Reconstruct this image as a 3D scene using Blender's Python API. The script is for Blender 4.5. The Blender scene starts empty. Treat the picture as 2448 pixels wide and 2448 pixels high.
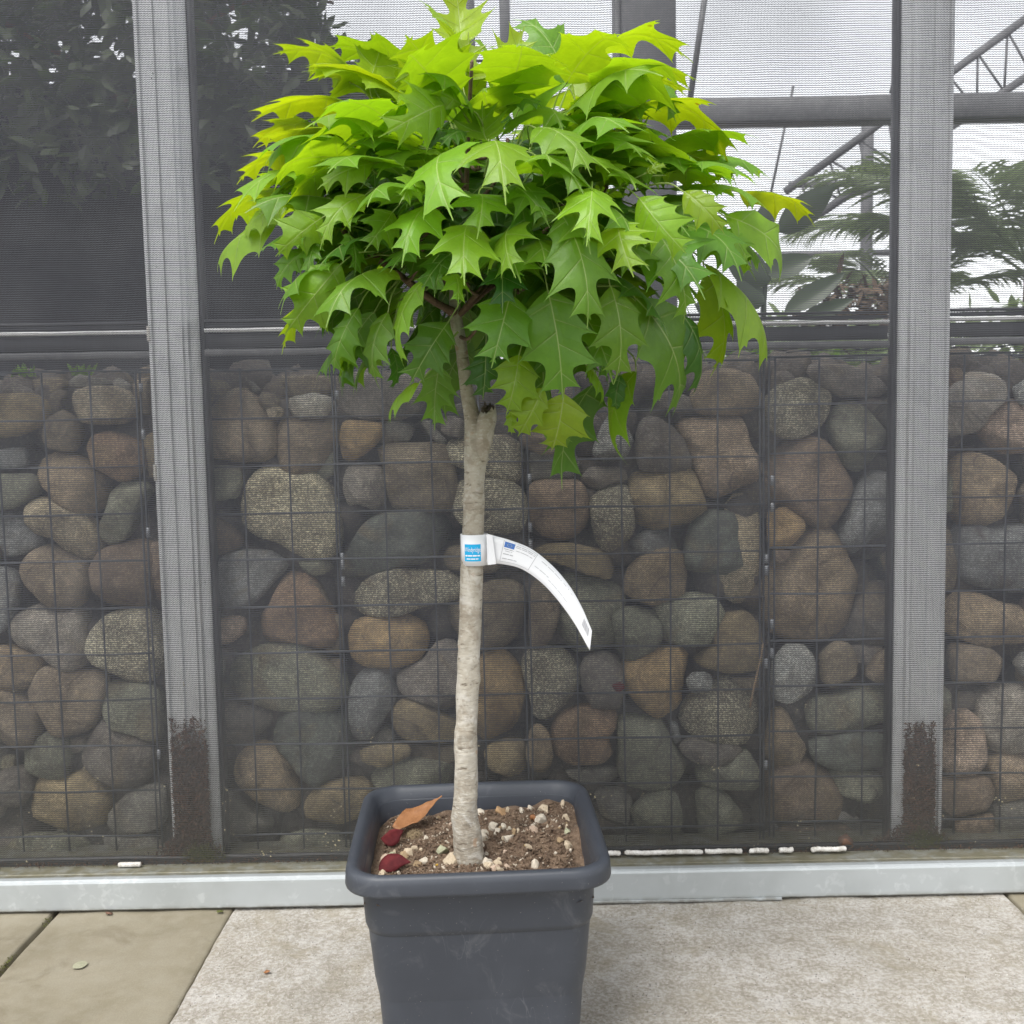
import bpy, bmesh, math, random
from mathutils import Vector, Matrix, noise
import numpy as np
R = math.radians
scn = bpy.context.scene
col = scn.collection
random.seed(7)

# ------------------------------------------------------------------ camera
cam_d = bpy.data.cameras.new('camera'); cam = bpy.data.objects.new('camera', cam_d); col.objects.link(cam)
TH, RO, CAMZ = R(5.0), R(1.1), 0.981
fwd = Vector((0, math.cos(TH), -math.sin(TH))); up0 = Vector((0, math.sin(TH), math.cos(TH))); r0 = Vector((1, 0, 0))
rt = r0*math.cos(RO) - up0*math.sin(RO); upv = up0*math.cos(RO) + r0*math.sin(RO)
m3 = Matrix((rt, upv, -fwd)).transposed()
cam.matrix_world = Matrix.Translation((0, 0, CAMZ)) @ m3.to_4x4()
cam_d.sensor_width = 36; cam_d.lens = 36*2500/2448; cam_d.clip_start = .05; cam_d.clip_end = 600
cam_d.dof.use_dof = True; cam_d.dof.focus_distance = 1.55; cam_d.dof.aperture_fstop = 12
scn.camera = cam

# ------------------------------------------------------------------ world, sun, exposure
SUN_EL, SUN_AZ = R(60), R(-150)          # azimuth from +Y towards +X
w = bpy.data.worlds.new('World'); scn.world = w; w.use_nodes = True
nt = w.node_tree; nt.nodes.clear()
o_ = nt.nodes.new('ShaderNodeOutputWorld'); bg = nt.nodes.new('ShaderNodeBackground')
sky = nt.nodes.new('ShaderNodeTexSky'); sky.sky_type = 'NISHITA'; sky.sun_disc = False
sky.sun_elevation = SUN_EL; sky.sun_rotation = SUN_AZ; sky.air_density = 1.0; sky.dust_density = 2.0
hs = nt.nodes.new('ShaderNodeHueSaturation'); hs.inputs['Saturation'].default_value = .12; hs.inputs['Value'].default_value = 1.0
nt.links.new(sky.outputs[0], hs.inputs['Color'])
tc = nt.nodes.new('ShaderNodeTexCoord'); nz = nt.nodes.new('ShaderNodeTexNoise'); nz.inputs['Scale'].default_value = 3.2; nz.inputs['Detail'].default_value = 6
nz.inputs['Distortion'].default_value = .4
nt.links.new(tc.outputs['Generated'], nz.inputs['Vector'])
mp = nt.nodes.new('ShaderNodeMapRange'); mp.inputs['From Min'].default_value = .35; mp.inputs['From Max'].default_value = .68
mp.inputs['To Min'].default_value = .86; mp.inputs['To Max'].default_value = 1.32
nt.links.new(nz.outputs['Fac'], mp.inputs['Value'])
mul = nt.nodes.new('ShaderNodeVectorMath'); mul.operation = 'SCALE'
nt.links.new(hs.outputs[0], mul.inputs[0]); nt.links.new(mp.outputs[0], mul.inputs['Scale'])
nt.links.new(mul.outputs[0], bg.inputs['Color']); bg.inputs['Strength'].default_value = .15
nt.links.new(bg.outputs[0], o_.inputs['Surface'])
sd = bpy.data.lights.new('sun', 'SUN'); sd.energy = 1.2; sd.angle = R(24); sd.color = (1, .97, .92)
so = bpy.data.objects.new('sun', sd); col.objects.link(so)
sdir = Vector((math.sin(SUN_AZ)*math.cos(SUN_EL), math.cos(SUN_AZ)*math.cos(SUN_EL), math.sin(SUN_EL)))
so.rotation_euler = sdir.to_track_quat('Z', 'Y').to_euler(); so.location = (0, 0, 6)
vs = scn.view_settings; vs.view_transform = 'Standard'; vs.look = 'None'; vs.exposure = 1.02; vs.gamma = 1; vs.use_curve_mapping = False
scn.cycles.max_bounces = 6; scn.cycles.transparent_max_bounces = 12; scn.cycles.use_denoising = True; scn.cycles.use_adaptive_sampling = True; scn.cycles.adaptive_threshold = .02
scn.cycles.diffuse_bounces = 3; scn.cycles.glossy_bounces = 2; scn.cycles.transmission_bounces = 4
try: scn.cycles.denoiser = 'OPENIMAGEDENOISE'
except Exception: pass

# ------------------------------------------------------------------ helpers
class M:
    """small node-material builder"""
    def __init__(s, name):
        s.m = bpy.data.materials.new(name); s.m.use_nodes = True; s.t = s.m.node_tree; s.t.nodes.clear()
        s.out = s.t.nodes.new('ShaderNodeOutputMaterial')
    def n(s, typ, props=None, **inp):
        nd = s.t.nodes.new('ShaderNode'+typ)
        for k, v in (props or {}).items(): setattr(nd, k, v)
        for k, v in inp.items(): s.set(nd, k.replace('_', ' '), v)
        return nd
    def set(s, nd, k, v):
        if k.startswith('#'): sock = nd.inputs[int(k[1:])]
        else: sock = nd.inputs[k]
        if isinstance(v, bpy.types.NodeSocket): s.t.links.new(v, sock)
        else:
            if sock.type == 'RGBA' and len(v) == 3: v = (*v, 1)
            sock.default_value = v
    def math(s, op, a, b=0.0, c=0.0):
        nd = s.t.nodes.new('ShaderNodeMath'); nd.operation = op
        for i, v in enumerate((a, b, c)): s.set(nd, '#%d' % i, v)
        return nd.outputs[0]
    def mix(s, f, a, b, mode='MIX'):
        nd = s.t.nodes.new('ShaderNodeMix'); nd.data_type = 'RGBA'; nd.blend_type = mode
        s.set(nd, '#0', f); s.set(nd, '#6', a); s.set(nd, '#7', b); return nd.outputs[2]
    def ramp(s, f, *stops):
        nd = s.t.nodes.new('ShaderNodeValToRGB'); s.set(nd, '#0', f); e = nd.color_ramp.elements
        while len(e) < len(stops): e.new(.5)
        for el, (p, c) in zip(e, stops):
            el.position = p; el.color = (*c, 1) if len(c) == 3 else c
        return nd.outputs[0]
    def step(s, f, lo, hi, a=0., b=1.):
        nd = s.n('MapRange'); nd.interpolation_type = 'SMOOTHSTEP'
        for i, v in enumerate((f, lo, hi, a, b)): s.set(nd, '#%d' % i, v)
        return nd.outputs[0]
    def noise(s, vec, scale, detail=4, rough=.55, dist=0., out='Fac'):
        nd = s.n('TexNoise', None, Vector=vec, Scale=scale, Detail=detail, Roughness=rough, Distortion=dist); return nd.outputs[out]
    def vor(s, vec, scale, feat='F1', out='Distance', rnd=1.):
        nd = s.n('TexVoronoi', {'feature': feat}, Vector=vec, Scale=scale, Randomness=rnd); return nd.outputs[out]
    def obj(s): return s.n('TexCoord').outputs['Object']
    def pos(s): return s.n('NewGeometry').outputs['Position']
    def bump(s, h, strength=.3, dist=.002, nrm=None):
        nd = s.n('Bump', None, Height=h, Strength=strength, Distance=dist)
        if nrm: s.set(nd, 'Normal', nrm)
        return nd.outputs[0]
    def pbr(s, **k):
        nd = s.n('BsdfPrincipled')
        for a, b in k.items(): s.set(nd, a.replace('_', ' '), b)
        return nd.outputs[0]
    def done(s, sh):
        s.t.links.new(sh, s.out.inputs['Surface']); return s.m

def mesh(name, v, f, mat, parent=None, smooth=False, uv=None, loc=None):
    me = bpy.data.meshes.new(name); me.from_pydata([tuple(p) for p in v], [], f)
    if mat: me.materials.append(mat)
    if smooth: me.polygons.foreach_set('use_smooth', [True]*len(me.polygons))
    if uv is not None:
        l = me.uv_layers.new(name='UVMap'); l.data.foreach_set('uv', [c for p in uv for c in p])
    me.update()
    ob = bpy.data.objects.new(name, me); col.objects.link(ob)
    if parent: ob.parent = parent
    if loc: ob.location = loc
    return ob
def tag(o, label=None, cat=None, group=None, kind=None):
    if label: o['label'] = label
    if cat: o['category'] = cat
    if group: o['group'] = group
    if kind: o['kind'] = kind
    return o
def empty(name, loc, label, cat, group=None):
    o = bpy.data.objects.new(name, None); o.location = loc; o.empty_display_size = .05; col.objects.link(o)
    return tag(o, label, cat, group)
def put(o, parent):
    """parent keeping world placement (parents here have only a location)"""
    o.parent = parent; o.location = Vector(o.location) - Vector(parent.location)
    return o
def box(x0, x1, y0, y1, z0, z1):
    v = [(x0,y0,z0),(x1,y0,z0),(x1,y1,z0),(x0,y1,z0),(x0,y0,z1),(x1,y0,z1),(x1,y1,z1),(x0,y1,z1)]
    return v, [(0,3,2,1),(4,5,6,7),(0,1,5,4),(1,2,6,5),(2,3,7,6),(3,0,4,7)]
def bevelled(name, v, f, mat, parent=None, b=.003, seg=2):
    o = mesh(name, v, f, mat, parent); bm = bmesh.new(); bm.from_mesh(o.data)
    bmesh.ops.bevel(bm, geom=bm.edges[:], offset=b, segments=seg, affect='EDGES', profile=.5)
    bm.to_mesh(o.data); bm.free(); o.data.polygons.foreach_set('use_smooth', [True]*len(o.data.polygons))
    return o
def frame_of(d):
    d = Vector(d).normalized(); a = Vector((0, 0, 1)) if abs(d.z) < .9 else Vector((1, 0, 0))
    x = d.cross(a).normalized(); return x, d.cross(x).normalized()
def tube(pts, rad, seg=8, cap=True):
    pts = [Vector(p) for p in pts]; n = len(pts); v, f = [], []
    x = None
    for i, p in enumerate(pts):
        d = (pts[min(i+1, n-1)] - pts[max(i-1, 0)])
        if x is None: x, y = frame_of(d)
        else:
            d.normalize(); x = (x - d*x.dot(d)).normalized(); y = d.cross(x)
        r = rad[i] if hasattr(rad, '__len__') else rad
        for k in range(seg):
            a = 2*math.pi*k/seg; v.append(p + x*(r*math.cos(a)) + y*(r*math.sin(a)))
    for i in range(n-1):
        for k in range(seg):
            f.append((i*seg+k, i*seg+(k+1) % seg, (i+1)*seg+(k+1) % seg, (i+1)*seg+k))
    if cap: f.append(tuple(range(seg))[::-1]); f.append(tuple(range((n-1)*seg, n*seg)))
    return v, f
def join(parts):
    V, Fc = [], []
    for v, f in parts:
        o = len(V); V += list(v); Fc += [tuple(i+o for i in q) for q in f]
    return V, Fc
def crv(pts, n):
    """catmull-rom"""
    pts = [Vector(p) for p in pts]; P = [pts[0]*2-pts[1]] + pts + [pts[-1]*2-pts[-2]]; out = []
    m = len(pts)-1
    for i in range(n+1):
        t = i/n*m; k = min(int(t), m-1); t -= k
        a, b, c, d = P[k:k+4]
        out.append(.5*((2*b) + (c-a)*t + (2*a-5*b+4*c-d)*t*t + (3*b-a-3*c+d)*t*t*t))
    return out
def nz3(p, s=1.0): return noise.noise(Vector(p)*s)

# ------------------------------------------------------------------ materials
def mat_rough_concrete():
    m = M('worn_aggregate_concrete'); p = m.pos()
    big = m.noise(p, 3.5, 5, .6); mid = m.noise(p, 20, 6, .7, .3); fine = m.noise(p, 135, 4, .72); fine2 = m.noise(p, 420, 3, .7)
    c = m.ramp(mid, (.34, (.25, .215, .15)), (.48, (.40, .365, .30)), (.60, (.60, .575, .535)))
    c = m.mix(m.step(big, .42, .66, 0, .55), c, (.36, .315, .23))
    sp = m.step(fine, .42, .60)
    c = m.mix(m.math('MULTIPLY_ADD', sp, .55, .18), m.mix(.45, c, (.22, .19, .145)), m.mix(.6, c, (.74, .715, .68)))
    dk = m.step(m.vor(p, 95), .20, .10); dkm = m.math('MULTIPLY', dk, m.step(m.noise(p, 20, 2), .48, .6))
    c = m.mix(m.math('MULTIPLY', dkm, .75), c, (.09, .085, .08))
    dk2 = m.step(fine2, .60, .72); c = m.mix(m.math('MULTIPLY', dk2, .5), c, (.13, .12, .1)); c = m.mix(1, c, (.82, .82, .825), 'MULTIPLY'); c = m.mix(m.step(m.noise(p, 6, 6, .7, 1.), .50, .66, 0, .55), c, (.27, .235, .165)); c = m.mix(m.step(m.noise(p, 2.3, 5, .7, .6), .54, .70, 0, .45), c, (.24, .22, .18))
    h = m.math('ADD', m.math('MULTIPLY', fine, .6), m.math('ADD', m.math('MULTIPLY', fine2, .3), m.math('MULTIPLY', mid, .6)))
    return m.done(m.pbr(Base_Color=c, Roughness=.92, Normal=m.bump(h, .75, .006)))
def mat_smooth_concrete():
    m = M('smooth_slab_concrete'); p = m.pos()
    big = m.noise(p, 4, 6, .6); mid = m.noise(p, 30, 4, .6); fine = m.noise(p, 300, 4, .7)
    c = m.ramp(big, (.3, (.27, .235, .165)), (.5, (.36, .32, .24)), (.7, (.43, .39, .31)))
    c = m.mix(m.step(mid, .35, .7, 0, .35), c, (.47, .44, .37))
    c = m.mix(m.step(fine, .42, .66, 0, .6), m.mix(.25, c, (.18, .155, .11)), c)
    st = m.step(m.noise(p, 9, 5, .6, 1.0), .54, .72, 0, .5); c = m.mix(st, c, (.2, .165, .11)); c = m.mix(1, c, (.70, .695, .66), 'MULTIPLY')
    h = m.math('ADD', m.math('MULTIPLY', fine, .5), m.math('MULTIPLY', mid, .3))
    return m.done(m.pbr(Base_Color=c, Roughness=.9, Normal=m.bump(h, .4, .003)))
def mat_stone():
    m = M('field_stone'); oi = m.n('ObjectInfo'); p = m.obj()
    off = m.n('VectorMath', {'operation': 'SCALE'}, ); m.set(off, '#0', (31., 17., 23.)); m.set(off, 'Scale', oi.outputs['Random'])
    q = m.n('VectorMath', {'operation': 'ADD'}); m.set(q, '#0', p); m.set(q, '#1', off.outputs[0]); p = q.outputs[0]
    base = oi.outputs['Color']; sp = oi.outputs['Alpha']
    n1 = m.noise(p, 16, 6, .68, .8); n2 = m.noise(p, 75, 5, .7, .3); n3 = m.noise(p, 240, 3, .75)
    c = m.mix(m.step(n1, .36, .66, 0, .85), base, m.mix(1, base, (.52, .50, .49), 'MULTIPLY'))
    c = m.mix(m.step(m.noise(p, 7, 3, .5, 1.5), .52, .70, 0, .5), c, (.22, .17, .10))
    c = m.mix(m.step(n2, .46, .66, 0, .55), c, m.mix(1, c, (1.55, 1.52, 1.46), 'MULTIPLY'))
    g = m.step(n3, .48, .60); c2 = m.mix(g, m.mix(1, c, (.45, .44, .42), 'MULTIPLY'), m.mix(1, c, (1.6, 1.58, 1.5), 'MULTIPLY'))
    c = m.mix(m.math('MULTIPLY_ADD', sp, .8, .2), c, c2)
    cr = m.step(m.vor(p, 9, 'DISTANCE_TO_EDGE'), .0, .02, .4, 1.)
    c = m.mix(m.math('MULTIPLY', m.math('SUBTRACT', 1., cr), m.step(n1, .5, .6)), c, (.06, .05, .04))
    h = m.math('ADD', m.math('MULTIPLY', n1, 1.2), m.math('ADD', m.math('MULTIPLY', n2, .45), m.math('MULTIPLY', n3, .15)))
    return m.done(m.pbr(Base_Color=c, Roughness=.85, Normal=m.bump(h, 1., .013)))
def mat_galv():
    m = M('galvanised_steel'); p = m.pos()
    sc = m.n('VectorMath', {'operation': 'MULTIPLY'}); m.set(sc, '#0', p); m.set(sc, '#1', (1., .3, 1.)); q = sc.outputs[0]
    n1 = m.noise(q, 60, 3, .6, .4); cell = m.n('TexVoronoi', None, Vector=q, Scale=42.).outputs['Color']
    sepc = m.n('SeparateColor'); m.set(sepc, '#0', cell)
    spn = m.math('MULTIPLY', m.step(sepc.outputs[0], .55, 1.), m.step(n1, .45, .62))
    c = m.mix(spn, (.46, .49, .50), (.54, .57, .58))
    c = m.mix(m.step(m.noise(p, 6, 4, .6), .4, .75, 0, .5), c, (.34, .36, .36))
    sep = m.n('SeparateXYZ'); m.set(sep, '#0', p)
    dirt = m.math('MULTIPLY', m.step(sep.outputs[2], .016, .0), m.step(m.noise(p, 40, 4), .3, .6))
    c = m.mix(m.math('MULTIPLY', dirt, .7), c, (.14, .12, .08))
    led = m.math('MULTIPLY', m.step(sep.outputs[1], 2.064, 2.070), m.step(m.noise(p, 25, 5, .7), .25, .6, .45, .95)); c = m.mix(led, c, m.mix(n1, (.12, .115, .06), (.26, .235, .17)))
    return m.done(m.pbr(Base_Color=c, Roughness=m.math('MULTIPLY_ADD', n1, .25, .36), Metallic=.4, Normal=m.bump(n1, .06, .002)))
def mat_alu(name, c0, c1, metal=.5, rough=.42):
    m = M(name); p = m.pos()
    s = m.n('VectorMath', {'operation': 'MULTIPLY'}); m.set(s, '#0', p); m.set(s, '#1', (1., 1., .06))
    st = m.noise(s.outputs[0], 220, 3, .6); n = m.noise(p, 14, 4, .6)
    c = m.mix(st, c0, c1); c = m.mix(m.step(n, .5, .75, 0, .35), c, tuple(x*.55 for x in c0))
    spk = m.step(m.vor(p, 55), .10, .05); c = m.mix(m.math('MULTIPLY', spk, m.step(m.noise(p, 5, 2), .5, .65)), c, (.05, .045, .04))
    return m.done(m.pbr(Base_Color=c, Roughness=rough, Metallic=metal, Normal=m.bump(st, .08, .001)))
def mat_net():
    m = M('woven_screen_netting'); p = m.obj(); sep = m.n('SeparateXYZ'); m.set(sep, '#0', p)
    x, z = sep.outputs[0], sep.outputs[2]
    nc = m.n('SeparateColor'); m.set(nc, '#0', m.noise(p, 9, 1, .5, 0., 'Color')); w1, w2, w3 = nc.outputs
    zz = m.math('ADD', z, m.math('MULTIPLY', w1, .006))
    wav = m.math('MULTIPLY', m.math('SINE', m.math('MULTIPLY', x, 2*math.pi/.0056)), .00055)
    hz = m.math('ABSOLUTE', m.math('SUBTRACT', m.math('FRACT', m.math('DIVIDE', m.math('ADD', zz, wav), .0043)), .5))
    xx = m.math('ADD', x, m.math('MULTIPLY', w2, .005))
    vt = m.math('ABSOLUTE', m.math('SUBTRACT', m.math('FRACT', m.math('DIVIDE', xx, .0028)), .5))
    hm = m.math('LESS_THAN', hz, .175); vm = m.math('LESS_THAN', vt, .09)
    thread = m.math('MAXIMUM', hm, vm)
    # dust and grit caught in the weave, thicker near the sill
    low = m.step(z, .62, .02); d1 = m.noise(p, 14, 3, .65)
    grit = m.math('MULTIPLY', m.step(m.vor(p, 130), .22, .16), m.step(d1, .56, .66))
    grit = m.math('MULTIPLY', grit, m.step(z, .75, .15, .02, 1.))
    cov = m.math('MAXIMUM', thread, m.math('GREATER_THAN', grit, .5))
    cov = m.math('MAXIMUM', cov, m.math('MULTIPLY', m.math('MULTIPLY', low, m.step(d1, .35, .7)), .28))
    c = m.mix(m.step(w3, .35, .65), (.050, .053, .064), (.066, .069, .080))
    c = m.mix(m.math('MULTIPLY', low, .65), c, (.050, .048, .037))
    c = m.mix(m.math('MULTIPLY', grit, .8), c, (.42, .36, .22))
    sh = m.n('MixShader'); m.set(sh, '#0', cov)
    t = m.n('BsdfTransparent'); m.t.links.new(t.outputs[0], sh.inputs[1])
    m.t.links.new(m.pbr(Base_Color=c, Roughness=.6), sh.inputs[2])
    return m.done(sh.outputs[0])
def mat_leaf(name='oak_leaf_blade'):
    m = M(name); oi = m.n('ObjectInfo'); uv = m.n('UVMap').outputs[0]; sep = m.n('SeparateXYZ'); m.set(sep, '#0', uv)
    u, v = sep.outputs[0], sep.outputs[1]; p = m.obj()
    av = m.math('ABSOLUTE', v)
    mid = m.step(av, .011, .004)
    fr = m.math('ABSOLUTE', m.math('SUBTRACT', m.math('FRACT', m.math('ADD', u, .5)), .5))
    lat = m.math('MULTIPLY', m.step(fr, .040, .012), m.step(av, .45, .04, .06, .6))
    vein = m.math('MAXIMUM', mid, lat)
    base = oi.outputs['Color']
    n = m.noise(p, 22, 4, .6); n2 = m.noise(p, 120, 3, .6)
    c = m.mix(m.step(n, .35, .7, 0, .5), base, m.mix(1, base, (.72, .80, .62), 'MULTIPLY'))
    c = m.mix(m.step(n2, .45, .7, 0, .25), c, m.mix(1, c, (1.3, 1.2, 1.0), 'MULTIPLY'))
    spot = m.math('MULTIPLY', m.step(m.vor(p, 34), .16, .08), m.step(m.noise(p, 9, 2), .60, .68)); c = m.mix(m.math('MULTIPLY', spot, .8), c, (.12, .055, .015))
    cv = m.mix(m.math('MULTIPLY', vein, .7), c, (.52, .62, .24))
    tr = m.mix(1, c, (1.9, 1.6, .30), 'MULTIPLY')
    tr = m.mix(m.math('MULTIPLY', vein, .35), tr, (.20, .22, .03))
    quilt = m.math('MULTIPLY', m.math('SQRT', m.math('MULTIPLY', fr, 2.)), m.step(av, .0, .08))
    h = m.math('ADD', m.math('MULTIPLY', quilt, 1.1), m.math('ADD', m.math('MULTIPLY', n, 1.0), m.math('MULTIPLY', n2, .35)))
    nb = m.bump(h, .5, .0035)
    sh = m.n('MixShader'); m.set(sh, '#0', .46)
    m.t.links.new(m.pbr(Base_Color=cv, Roughness=.42, Normal=nb, Specular_IOR_Level=.5), sh.inputs[1])
    t = m.n('BsdfTranslucent', None, Color=tr, Normal=nb); m.t.links.new(t.outputs[0], sh.inputs[2])
    return m.done(sh.outputs[0])
def mat_bark():
    m = M('pale_oak_bark'); p = m.obj(); s = m.n('VectorMath', {'operation': 'MULTIPLY'}); m.set(s, '#0', p); m.set(s, '#1', (1., 1., 2.2)); q = s.outputs[0]
    n1 = m.noise(p, 16, 5, .6, .5); n2 = m.noise(q, 110, 4, .65); n3 = m.noise(q, 320, 3, .6)
    c = m.ramp(n1, (.3, (.25, .215, .165)), (.5, (.40, .365, .30)), (.7, (.50, .47, .41)))
    c = m.mix(m.step(n2, .5, .7, 0, .6), c, (.56, .54, .49)); c = m.mix(m.step(n2, .42, .28, 0, .55), c, (.14, .11, .08))
    s2 = m.n('VectorMath', {'operation': 'MULTIPLY'}); m.set(s2, '#0', p); m.set(s2, '#1', (1., 1., 4.)); ln = m.noise(s2.outputs[0], 34, 3, .6, .6)
    c = m.mix(m.step(ln, .60, .68, 0, .8), c, (.10, .075, .05)); c = m.mix(m.step(m.noise(p, 40, 4, .7, .5), .50, .62, 0, .55), c, (.24, .20, .15)); wh = m.step(m.noise(p, 22, 4, .6, .8), .54, .64, 0, .5); c = m.mix(wh, c, (.60, .58, .54))
    sep = m.n('SeparateXYZ'); m.set(sep, '#0', p)
    green = m.step(sep.outputs[2], .68, .86, 0, .22); c = m.mix(m.math('MULTIPLY', green, m.step(n1, .3, .6)), c, (.15, .145, .085))
    or_ = m.math('MULTIPLY', m.step(m.noise(p, 26, 2), .69, .74), .45); c = m.mix(or_, c, (.30, .15, .06))
    h = m.math('ADD', n1, m.math('ADD', m.math('MULTIPLY', n2, .5), m.math('MULTIPLY', ln, -.6)))
    return m.done(m.pbr(Base_Color=c, Roughness=.85, Normal=m.bump(h, .7, .004)))
def mat_simple(name, c, c2=None, scale=40, rough=.7, bump=.3, dist=.002, metal=0., spec=.5, trans=None):
    m = M(name); p = m.obj(); n = m.noise(p, scale, 5, .62); n2 = m.noise(p, scale*5, 3, .6)
    cc = m.mix(m.step(n, .3, .7), c, c2 or tuple(x*.6 for x in c)); cc = m.mix(m.step(n2, .45, .65, 0, .3), cc, tuple(min(1, x*1.4) for x in c))
    s = m.pbr(Base_Color=cc, Roughness=rough, Metallic=metal, Specular_IOR_Level=spec, Normal=m.bump(m.math('ADD', n, m.math('MULTIPLY', n2, .4)), bump, dist))
    if trans:
        sh = m.n('MixShader'); m.set(sh, '#0', .35); m.t.links.new(s, sh.inputs[1]); t = m.n('BsdfTranslucent', None, Color=trans); m.t.links.new(t.outputs[0], sh.inputs[2]); s = sh.outputs[0]
    return m.done(s)
def mat_objcol(name, rough=.8, scale=60, bump=.5, dist=.003, var=.45):
    m = M(name); oi = m.n('ObjectInfo'); p = m.obj(); n = m.noise(p, scale, 5, .62); n2 = m.noise(p, scale*6, 3, .6); b = oi.outputs['Color']
    c = m.mix(m.step(n, .3, .7, 0, var*1.4), b, m.mix(1, b, (.6, .57, .52), 'MULTIPLY')); c = m.mix(m.step(n2, .5, .7, 0, .4), c, m.mix(1, b, (1.25, 1.22, 1.15), 'MULTIPLY'))
    return m.done(m.pbr(Base_Color=c, Roughness=rough, Normal=m.bump(m.math('ADD', n, m.math('MULTIPLY', n2, .4)), bump, dist)))
def mat_plastic():
    m = M('charcoal_pot_plastic'); p = m.obj(); n = m.noise(p, 5, 4, .6); f = m.noise(p, 700, 2, .6)
    c = m.mix(m.step(n, .35, .7), (.034, .039, .050), (.045, .051, .064))
    s = m.n('VectorMath', {'operation': 'MULTIPLY'}); m.set(s, '#0', p); m.set(s, '#1', (1., 1., .25)); rot = m.n('VectorRotate', {'rotation_type': 'EULER_XYZ'}, Vector=s.outputs[0], Rotation=(.3, .5, .2))
    scr = m.math('MULTIPLY', m.step(m.math('ABSOLUTE', m.math('SUBTRACT', m.noise(rot.outputs[0], 26, 2, .5, 1.2), .5)), .006, .001), m.step(m.noise(p, 8, 2), .53, .66))
    c = m.mix(m.math('MULTIPLY', scr, .12), c, (.30, .31, .33))
    dust = m.step(m.vor(p, 160), .09, .05); c = m.mix(m.math('MULTIPLY', dust, m.step(m.noise(p, 14, 2), .5, .6, 0, .7)), c, (.34, .32, .28))
    smear = m.step(m.noise(p, 16, 5, .7, 1.), .54, .75, 0, .35); c = m.mix(smear, c, (.13, .135, .145))
    return m.done(m.pbr(Base_Color=c, Roughness=m.math('MULTIPLY_ADD', n, .25, .33), Normal=m.bump(m.math('ADD', m.math('MULTIPLY', f, .3), m.math('MULTIPLY', n, .6)), .12, .003)))
def mat_soil():
    m = M('potting_compost'); p = m.pos(); n1 = m.noise(p, 45, 5, .65); n2 = m.noise(p, 260, 4, .7)
    c = m.ramp(n1, (.3, (.06, .038, .025)), (.5, (.15, .098, .064)), (.7, (.26, .18, .12)))
    c = m.mix(m.step(n2, .48, .66, 0, .7), c, (.27, .20, .14)); c = m.mix(m.step(n2, .42, .3, 0, .7), c, (.03, .02, .013))
    sandy = m.step(m.vor(p, 210), .26, .16); c = m.mix(m.math('MULTIPLY', sandy, m.step(m.noise(p, 30, 2), .5, .62)), c, (.45, .38, .29))
    return m.done(m.pbr(Base_Color=c, Roughness=.95, Normal=m.bump(m.math('ADD', n1, m.math('MULTIPLY', n2, .7)), 1., .006)))
def mat_paper():
    m = M('white_label_film'); n = m.noise(m.obj(), 90, 3)
    c = m.mix(n, (.80, .81, .84), (.86, .865, .88))
    return m.done(m.pbr(Base_Color=c, Roughness=.42))
def mat_flat(name, c, rough=.5):
    m = M(name); n = m.noise(m.obj(), 200, 2); return m.done(m.pbr(Base_Color=m.mix(n, c, tuple(x*.9 for x in c)), Roughness=rough))

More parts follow.
